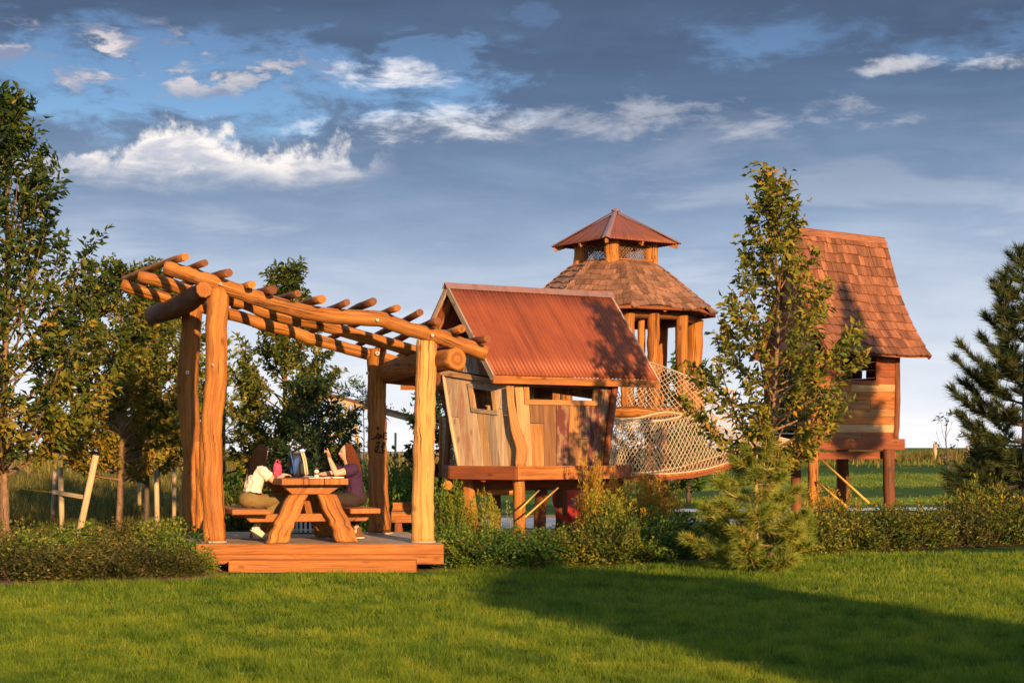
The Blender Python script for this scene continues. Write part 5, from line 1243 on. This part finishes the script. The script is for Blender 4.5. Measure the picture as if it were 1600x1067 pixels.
# ================================================================== people at the table
skin_m = plain('skin', (0.60, 0.34, 0.23), 0.5, 0.04, 8)
UP = V((0, 0, 1))
def remesh(o, vox, it=4, fac=.5):
    m = o.modifiers.new('remesh', 'REMESH'); m.mode = 'VOXEL'; m.voxel_size = vox; m.use_smooth_shade = True
    s = o.modifiers.new('smooth', 'SMOOTH'); s.iterations = it; s.factor = fac
    return o
def capsule(mb, pts, rs, flat=1.0, n=14, upv=None):
    mb.tube(pts, rs, n, caps=True, flat=flat, upv=upv)
    mb.ell(pts[0], (rs[0]*.98,)*3, nu=12, nv=8); mb.ell(pts[-1], (rs[-1]*.98,)*3, nu=12, nv=8)
def head_fn(p):
    x, y, z = p
    if z < 0: y *= 1-.26*(-z); x *= (1-.10*(-z)) if x > 0 else (1-.34*(-z))
    if x > 0:
        x += .30*math.exp(-((y/.17)**2+((z+.06)/.20)**2)) + .10*math.exp(-((y/.3)**2+((z+.78)/.16)**2)) + .07*math.exp(-((y/.28)**2+((z+.42)/.10)**2))
        x -= .10*math.exp(-(((abs(y)-.36)/.17)**2+((z-.12)/.12)**2))
        x += .05*math.exp(-((z-.33)/.12)**2)
    else: x *= 1.12
    return V((x, y, z))
def hand(mb, w, d, nrm, curl, spread=.35, thumb_side=1, s=1.0):
    """palm and five fingers; d points along the hand, nrm out of the palm"""
    d = d.normalized(); sd = d.cross(nrm).normalized()*thumb_side; nrm = nrm.normalized()
    M3 = Matrix((d, sd, nrm)).transposed()
    mb.ell(w+d*.045*s, (.055*s, .042*s, .018*s), M3, 12, 8)
    for k, (off, ln) in enumerate(((.030, .070), (.010, .078), (-.010, .073), (-.029, .058))):
        c = curl[k+1]; p = w+d*.082*s+sd*off*s; a = 0; pts = [p-d*.03*s]
        fd = (d+sd*(off*spread*6)).normalized()
        for seg in (.42, .33, .25):
            pts.append(p); a += c; p = p+(fd*math.cos(a)+nrm*math.sin(a))*ln*seg*s
        pts.append(p); mb.tube(pts, [.009*s, .0095*s, .009*s, .0085*s, .007*s], 8)
    c = curl[0]; p = w+d*.025*s+sd*.030*s; td = (d*.7+sd*.75+nrm*.25).normalized()
    q = p+td*.035*s; e = q+(td*math.cos(c)+d*math.sin(c)*.6+nrm*.3*math.sin(c)).normalized()*.032*s
    mb.tube([p-td*.015*s, p, q, e], [.011*s, .011*s, .010*s, .008*s], 8)
def person(loc, F, label, J, hair_col, hair_len, top_m, pants_m, shoe_m, shirt_noise, hairdir, sleeve, broad=1.0, belt=None):
    F = F.normalized(); Lf = UP.cross(F).normalized()
    root = thing('person', V((loc.x, loc.y, DZ)), label, 'person')
    def W(t): return V((loc.x, loc.y, DZ))+F*t[0]+Lf*t[1]+UP*t[2]
    j = {k: W(t) for k, t in J.items() if k not in ('yaw', 'handr', 'handl')}
    hc = j['head']; hF = (F*math.cos(J['yaw'][0])+Lf*math.sin(J['yaw'][0])); hF = (hF-UP*J['yaw'][1]).normalized()
    hL = UP.cross(hF).normalized(); hU = hF.cross(hL).normalized(); HM = Matrix((hF, hL, hU)).transposed()
    body = MB(); b = broad
    body.tube([j['pelvis'], j['belly'], j['chest'], j['nb']], [.150*b, .128*b, .140*b, .085], 18, flat=.72, upv=F)
    body.ell(j['pelvis'], (.15*b, .15*b, .12), nu=14, nv=10)
    capsule(body, [j['nb'], j['nt'], hc-UP*.02], [.060, .052, .052])
    for s in ('r', 'l'):
        capsule(body, [j['chest']*.3+j['nb']*.7, j['sh'+s]], [.075, .062*b])
        capsule(body, [j['sh'+s], j['sh'+s]*.5+j['el'+s]*.5, j['el'+s]], [.056*b, .050*b, .041]); capsule(body, [j['el'+s], j['el'+s]*.6+j['wr'+s]*.4, j['wr'+s]], [.041, .041, .027])
        capsule(body, [j['hip'+s], j['hip'+s]*.5+j['kn'+s]*.5, j['kn'+s]], [.088*b, .080*b, .060]); capsule(body, [j['kn'+s], j['kn'+s]*.6+j['an'+s]*.4, j['an'+s]], [.058, .056, .036])
        capsule(body, [j['an'+s], j['to'+s]], [.036, .028])
        hd = J['hand'+s]; hand(body, j['wr'+s], F*hd[0][0]+Lf*hd[0][1]+UP*hd[0][2], F*hd[1][0]+Lf*hd[1][1]+UP*hd[1][2], hd[2], thumb_side=hd[3])
    body.ell(hc, (.098, .076, .122), HM, 36, 26, head_fn)
    for sg in (1, -1): body.ell(hc+hL*sg*.074-hF*.008-hU*.012, (.020, .010, .032), HM, 10, 8)
    remesh(body.build('body', skin_m, root), .0075, 2, .4)
    for sg in (1, -1):
        MB().ell(hc+hF*.086+hL*sg*.029+hU*.014, (.007, .012, .006), HM, 10, 6).build('eye', plain('eye', (.04, .02, .015), .2), root)
        MB().ell(hc+hF*.092+hL*sg*.029+hU*.036, (.006, .019, .0035), HM, 10, 6).build('eyebrow', hair_col, root)
    MB().ell(hc+hF*.094-hU*.051, (.008, .024, .008), HM, 10, 6).build('lips', plain('lips', (.42, .12, .10), .4), root)
    # shirt
    sh = MB(); lo = j['pelvis']*.62+j['belly']*.38 if not belt else j['pelvis']*.35+j['belly']*.65
    sh.tube([lo-UP*(.10 if not belt else 0), lo, j['belly'], j['chest'], j['nb']-UP*.005], [.168*b, .165*b, .148*b, .158*b, .098], 20, flat=.78, upv=F)
    for s in ('r', 'l'):
        capsule(sh, [j['chest']*.3+j['nb']*.7, j['sh'+s]], [.088, .078*b])
        q = j['sh'+s]*(1-sleeve)+j['el'+s]*sleeve; sh.tube([j['sh'+s], (j['sh'+s]+q)/2, q], [.078*b, .076*b, .074*b], 14)
    o = remesh(sh.build('shirt', top_m, root), .010, 3, .5)
    tx = bpy.data.textures.new('folds', 'CLOUDS'); tx.noise_scale = .065
    dm = o.modifiers.new('folds', 'DISPLACE'); dm.texture = tx; dm.strength = shirt_noise; dm.mid_level = .5
    # trousers
    pa = MB(); pa.tube([j['pelvis']-UP*.085, j['pelvis'], j['pelvis']*.4+j['belly']*.6], [.150*b, .172*b, .146*b], 18, flat=.85, upv=F); pa.ell(j['pelvis']-F*.02, (.165*b, .165*b, .13), nu=16, nv=10)
    for s in ('r', 'l'):
        e = j['kn'+s]*.12+j['an'+s]*.88
        capsule(pa, [j['hip'+s], j['hip'+s]*.5+j['kn'+s]*.5, j['kn'+s]], [.104*b, .094*b, .073]); pa.tube([j['kn'+s], j['kn'+s]*.5+e*.5, e], [.072, .068, .056], 14)
    o = remesh(pa.build('trousers', pants_m, root), .010, 3, .5); dm = o.modifiers.new('folds', 'DISPLACE'); dm.texture = tx; dm.strength = .012; dm.mid_level = .5
    if belt: 
        c = lo-UP*.012; MB().tube([c-UP*.02, c+UP*.02], .152*b, 20, flat=.80, upv=F).build('belt', belt, root)
    for s in ('r', 'l'):
        a, t = j['an'+s], j['to'+s]; d = (t-a); f = V((d.x, d.y, d.z)).normalized(); fh = (t-j['he'+s]).normalized(); sd = fh.cross(UP).normalized(); n_ = sd.cross(fh).normalized()
        so = MB(); mid = (j['he'+s]+t)/2
        so.ell(mid+n_*.028, (.135, .046, .042), Matrix((fh, sd, n_)).transposed(), 16, 10); so.tube([a+n_*.03, j['he'+s]*.7+t*.3+n_*.03], [.045, .048], 12)
        ob = remesh(so.build('shoe', shoe_m, root), .009, 2)
        sl = MB(); sl.ell(mid-n_*.012, (.138, .047, .014), Matrix((fh, sd, n_)).transposed(), 16, 8); sl.build('sole', M['rubber'], ob)
    # hair: cap and falling locks
    ha = MB(); r = random.Random(int(abs(loc.x)*100))
    ha.ell(hc-hF*.016+hU*.014, (.100, .086, .122), HM, 24, 16, lambda p: V((p.x*(.86 if p.x > .35 else 1), p.y, p.z)) if p.z > .18 or p.x < .12 else p*.80)
    hd_ = F*hairdir[0]+Lf*hairdir[1]
    for i in range(300):
        a = rad(r.uniform(62, 298)); rr = r.uniform(.9, 1.04)
        p1 = hc+HM @ V((math.cos(a)*.100*rr-.012, math.sin(a)*.088*rr, r.uniform(-.02, .05)))
        p0 = hc+HM @ V((math.cos(a)*.05-.01, math.sin(a)*.04, .126))
        ln = hair_len*r.uniform(.72, 1.05); back = (p1-hc); back.z = 0
        p2 = p1-UP*ln*.45+hd_*ln*.30+back*.18+Lf*r.uniform(-.012, .012); p3 = p1-UP*ln+hd_*ln*r.uniform(.38, .60)+back*.05+Lf*r.uniform(-.03, .03)
        ha.tube(smooth_path([p0, p1, p2, p3], 12), [.004, .005, .0055, .0055, .0055, .0055, .0055, .005, .0045, .0035, .0025, .001], 4, caps=False)
    ha.build('hair', hair_col, root)
    return root
M['rubber'] = plain('white_rubber', (0.72, 0.66, 0.58), 0.6)
PL = tp(-.74, .80, 0); PR = tp(.70, .78, 0)
JL = dict(pelvis=(0, 0, .585), belly=(.025, 0, .73), chest=(.07, 0, .90), nb=(.105, 0, 1.035), nt=(.15, 0, 1.09), head=(.16, 0, 1.22), yaw=(.25, .12),
          shr=(.095, -.150, .975), shl=(.115, .150, .975), elr=(.255, -.215, .825), ell=(.30, .20, .86), wrr=(.44, -.13, .925), wrl=(.50, .08, .93),
          hipr=(.03, -.09, .56), hipl=(.03, .09, .56), knr=(.43, -.10, .575), knl=(.45, .12, .575), anr=(.0, -.12, .215), anl=(.16, .12, .13), tor=(.13, -.12, .055), tol=(.32, .12, .05), her=(-.06, -.12, .17), hel=(.10, .12, .06),
          handr=((.9, .35, 0), (0, 0, -1), (.3, .25, .25, .25, .3), 1), handl=((.9, -.4, 0), (0, 0, -1), (.3, .3, .3, .3, .3), -1))
hair_dark = plain('dark_brown_hair', (0.014, 0.007, 0.005), 0.75, .3, 40, spec=.1); hair_red = plain('auburn_hair', (0.13, 0.034, 0.013), 0.7, .35, 40, spec=.15)
person(PL, R*.93+B*.36, 'person with long dark hair, cream top and khaki trousers seated left of the table', JL, hair_dark, .45,
       plain('cream_knit', (.74, .62, .50), .85, .06, 30), plain('khaki_cloth', (.20, .13, .045), .85, .08, 20), plain('white_canvas', (.70, .60, .48), .8), .034, (-.45, -.05), .55, 1.0, plain('dark_leather', (.03, .02, .015), .5))
JR = dict(pelvis=(0, 0, .60), belly=(.0, 0, .75), chest=(.04, 0, .92), nb=(.07, 0, 1.05), nt=(.09, 0, 1.10), head=(.10, 0, 1.23), yaw=(-.06, .02),
          shr=(.05, -.165, 1.0), shl=(.06, .165, 1.0), elr=(.30, -.20, .93), ell=(.315, .17, .945), wrr=(.47, -.05, .93), wrl=(.405, .15, 1.155),
          hipr=(.03, -.10, .57), hipl=(.03, .10, .57), knr=(.42, -.11, .575), knl=(.42, .12, .575), anr=(.10, -.11, .16), anl=(-.03, .12, .16), tor=(.22, -.11, .045), tol=(.10, .12, .045), her=(.04, -.11, .05), hel=(-.09, .12, .05),
          handr=((.8, .6, 0), (0, 0, -1), (.3, .4, .4, .4, .4), -1), handl=((.25, -.05, 1), (.6, .1, .1), (.25, .12, .75, .95, 1.0), 1))
person(PR, -R*.97-B*.12, 'person with long auburn hair and purple shirt raising a hand, seated right', JR, hair_red, .44,
       plain('purple_cotton', (.050, .017, .055), .85, .06, 30), plain('dark_denim', (.035, .022, .018), .85, .1, 30), plain('brown_suede', (.16, .07, .03), .85), .034, (-.42, .06), .50, 1.12)
# ================================================================== things on the table
def sqell(p, e=.45):
    return V((math.copysign(abs(p.x)**e, p.x), math.copysign(abs(p.y)**e, p.y), math.copysign(abs(p.z)**e, p.z)))
ZT = 1.252
TM = Matrix((R, B, UP)).transposed()
def backpack():
    c = tp(-.06, 1.15, ZT); root = thing('backpack', c, 'blue and black backpack slumped on the picnic table', 'backpack')
    blue = plain('blue_nylon', (.02, .06, .22), .6, .15, 18, bmp=.3); blk = plain('black_nylon', (.02, .02, .024), .6, .2, 18, bmp=.3); crm = plain('cream_webbing', (.58, .48, .30), .8)
    def blob(ctr, r, nm, m, par=root, tilt=0): 
        return MB().ell(c+R*ctr[0]+B*ctr[1]+UP*ctr[2], r, TM @ Matrix.Rotation(tilt, 3, 'Y'), 24, 16, lambda p: sqell(p, .6)*(1-.18*max(0, p.z))).build(nm, m, par)
    blob((.03, 0, .19), (.135, .10, .19), 'pack_body', blk); blob((-.02, -.08, .18), (.055, .05, .145), 'front_panel', blue, root, .28); blob((.09, -.09, .14), (.06, .05, .115), 'side_pocket', blk)
    for (a, m_, dx) in ((0, crm, .085), (1, crm, .115), (2, blue, -.075)):
        MB().tube(smooth_path([c+R*(dx-.03)+B*-.13+UP*.36, c+R*(dx)+B*-.17+UP*.22, c+R*(dx+.03)+B*-.15+UP*.03], 12), .013, 6, flat=.5).build('strap', m_, root)
    MB().tube(smooth_path([c+R*-.03+UP*.36, c+UP*.42, c+R*.05+UP*.365], 8), .012, 6).build('top_handle', blk, root)
backpack()
def pink_bag():
    c = tp(-.34, 1.05, ZT); root = thing('tote_bag', c, 'small bright pink bag leaning by the blue backpack', 'bag'); pk = plain('pink_cloth', (.42, .055, .12), .7, .3, 26, bmp=.3)
    bo = MB().ell(c+UP*.108, (.062, .045, .108), TM, 40, 26, lambda p: sqell(p, .6)*(1-.15*max(0, p.z))).build('bag_body', pk, root)
    tx = bpy.data.textures.new('crumple', 'CLOUDS'); tx.noise_scale = .05; dm = bo.modifiers.new('d', 'DISPLACE'); dm.texture = tx; dm.strength = .04
    for s in (-1, 1): MB().tube(smooth_path([c+R*-.04+B*s*.03+UP*.19, c+B*s*.02+UP*.25, c+R*.04+B*s*.03+UP*.19], 8), .008, 6).build('handle', pk, root)
pink_bag()
def bottle():
    c = tp(.13, .55, ZT); root = thing('water_bottle', c, 'small white water bottle standing on the picnic table', 'bottle'); wm = plain('white_plastic', (.72, .70, .64), .35)
    MB().tube([c, c+UP*.006, c+UP*.095, c+UP*.115], [.030, .033, .033, .018], 16).build('bottle_body', wm, root); MB().tube([c+UP*.116, c+UP*.142], .017, 14).build('cap', plain('brown_cap', (.14, .07, .04), .5), root)
    MB().tube([c+UP*.04, c+UP*.072], .0338, 16, caps=False).build('printed_band', plain('brown_print', (.22, .12, .05), .5), root)
bottle()
def paper(a, b, w, l, rot, name, label, mat, th=.006, dz=0.0, cat='papers'):
    Mz = TM @ Matrix.Rotation(rot, 3, 'Z'); return tag(MB().box(tp(a, b, ZT+th/2+.001+dz), (w, l, th), Mz).build(name, mat), label, cat)
pap = plain('white_paper', (.78, .74, .68), .8, .03, 6)
paper(.10, .30, .30, .22, .1, 'papers', 'white papers spread at the near middle of the tabletop', pap, .008); paper(.36, .42, .17, .24, .3, 'notebook', 'open white notebook at the right edge of the tabletop', pap, .014, cat='notebook')
paper(.24, .62, .2, .13, -.3, 'pencil_case', 'flat black pouch lying on the white papers', plain('black_pouch', (.025, .022, .03), .5), .026, cat='pouch')
paper(-.18, .9, .12, .08, .5, 'phone', 'dark phone lying between bag and person in cream top', plain('black_glass', (.015, .015, .018), .2), .01, cat='phone')
# ================================================================== things behind the pergola
def trash_can():
    c = G(477, 25.6, DZ); root = thing('litter_bin', c, 'white slatted litter bin standing behind the picnic table', 'litter bin'); wm = plain('white_slat_paint', (.70, .70, .66), .5)
    MB().tube([c+UP*.03, c+UP*.84], .215, 20).build('liner', plain('blue_grey_liner', (.10, .14, .18), .6), root)
    for k in range(22):
        a = k*6.2832/22; p = c+V((math.cos(a)*.245, math.sin(a)*.245, 0)); MB().beam(p+UP*.02, p+UP*.86, .035, .012, up=V((math.cos(a), math.sin(a), 0))).build('slat', wm, root)
    for z in (.06, .5, .86): MB().tube([c+V((math.cos(a*.3142)*.256, math.sin(a*.3142)*.256, z)) for a in range(21)], .012, 6).build('hoop', wm, root)
trash_can()
def back_bench():
    c = G(655, 28.6); root = thing('timber_bench', c, 'orange timber bench half hidden behind the right pergola post', 'bench')
    x0, x1 = (612-800)/FPX*28.6, (712-800)/FPX*28.6; L = x1-x0; xm = (x0+x1)/2
    for (z0, z1, y) in ((.60, .735, 28.85), (.40, .595, 28.5)): bevel(MB().box((xm, y, (z0+z1)/2), (L, .06, z1-z0)).build('board', M['cedar'], root))
    for k in range(3): bevel(MB().box((xm, 28.6+.13*k-.02, .615-.03*0), (L, .12, .03)).build('seat_slat', M['cedar'], root)) if k else None
    for x in (x0+.12, x1-.12):
        MB().box((x, 28.56, .20), (.12, .10, .39)).build('leg', M['redwood'], root); MB().box((x, 28.93, .36), (.10, .08, .72)).build('leg', M['redwood'], root)
back_bench()
def far_frame():
    c = G(560, 46); root = thing('swing_frame', c, 'far timber swing frame with a sloping top beam beside the marked post', 'swing frame'); pw = M['stake']
    MB().beam(P(500, 616, 46.4), P(665, 660, 45.2), .12, .17).build('top_beam', pw, root); MB().beam(P(500, 613, 46.4)+UP*.02, P(665, 657, 45.2)+UP*.02, .2, .05).build('cap_board', M['brownwood'], root)
    for (pt, yb, D) in (((541, 631), 556, 46.0), ((552, 636), 570, 45.7), ((520, 626), 508, 46.2), ((650, 660), 668, 45.3)):
        a = P(pt[0], pt[1], D); MB().beam(a, V(((yb-800)/FPX*D, D, 0)), .12, .12, up=(0, 1, 0)).build('leg', pw, root)
far_frame()
def simple_post(name, label, a, b, r, mat, cat, group=None):
    o = MB().tube([a, (a+b)/2, b], r, 9, wob=.03, seed=int(abs(a.x)*50)); root = thing(name, a, label, cat, group); o.build('post', mat, root); return root
stk = []
def stake(label, a, b, r, bar=None, mat='stake', line=None):
    root = thing('tree_stake', a, label, 'stake'); MB().tube([a, a*.5+b*.5, b], [r, r, r*.95], 10, wob=.03, seed=int(abs(a.x)*37)).build('pole', M[mat], root)
    if bar: MB().beam(bar[0], bar[1], .05, .07).build('cross_bar', M['stake'], root)
    if line: MB().tube(smooth_path(line, 12), .010, 5).build('tie_rope', M['yellow'], root)
    return root
stake('thick pale stake leaning in front of the left trees', G(118, 27.0), P(150, 711, 27.0), .055)
stake('upright pale stake with a cross bar left of the leaning stake', G(98, 30.6), P(94, 730, 30.6), .05, (P(83, 768, 30.6), P(128, 776, 30.2)), line=[P(-20, 752, 30.4), P(40, 764, 30.5), P(83, 769, 30.6)])
stake('grey stake behind the one with the cross bar', G(81, 35.0), P(86, 733, 35.0), .045, mat='grey')
stake('thin stake with a short cross bar right of the bushy tree', G(218, 40.0, .2), P(217, 712, 40.0), .05, (P(208, 740, 39.9), P(231, 741, 39.9)), line=[P(148, 740, 38), P(180, 737, 39), P(208, 739, 39.9)])
stake('plain pale stake between the small tree and the pergola', G(246, 33.0), P(244, 724, 33.0), .05)
stake('plain pale stake touching the left pergola post', G(272, 34.5), P(272, 727, 34.5), .045)
simple_post('marker_post', 'thin pale post far behind, right of the marked pergola post', G(617, 48.0), P(618, 676, 48.0), .035, M['stake'], 'post')
for (px, D, py, lb) in ((1461, 74, 693, 'short weathered post standing on the crest of the far rise'), (1513, 74, 696, 'small leaning post near the dark pine on the far rise')):
    x = (px-800)/FPX*D; simple_post('fence_post', lb, V((x, D, height(x, D))), P(px, py, D), .09, M['stake'], 'post', 'posts on the far rise')
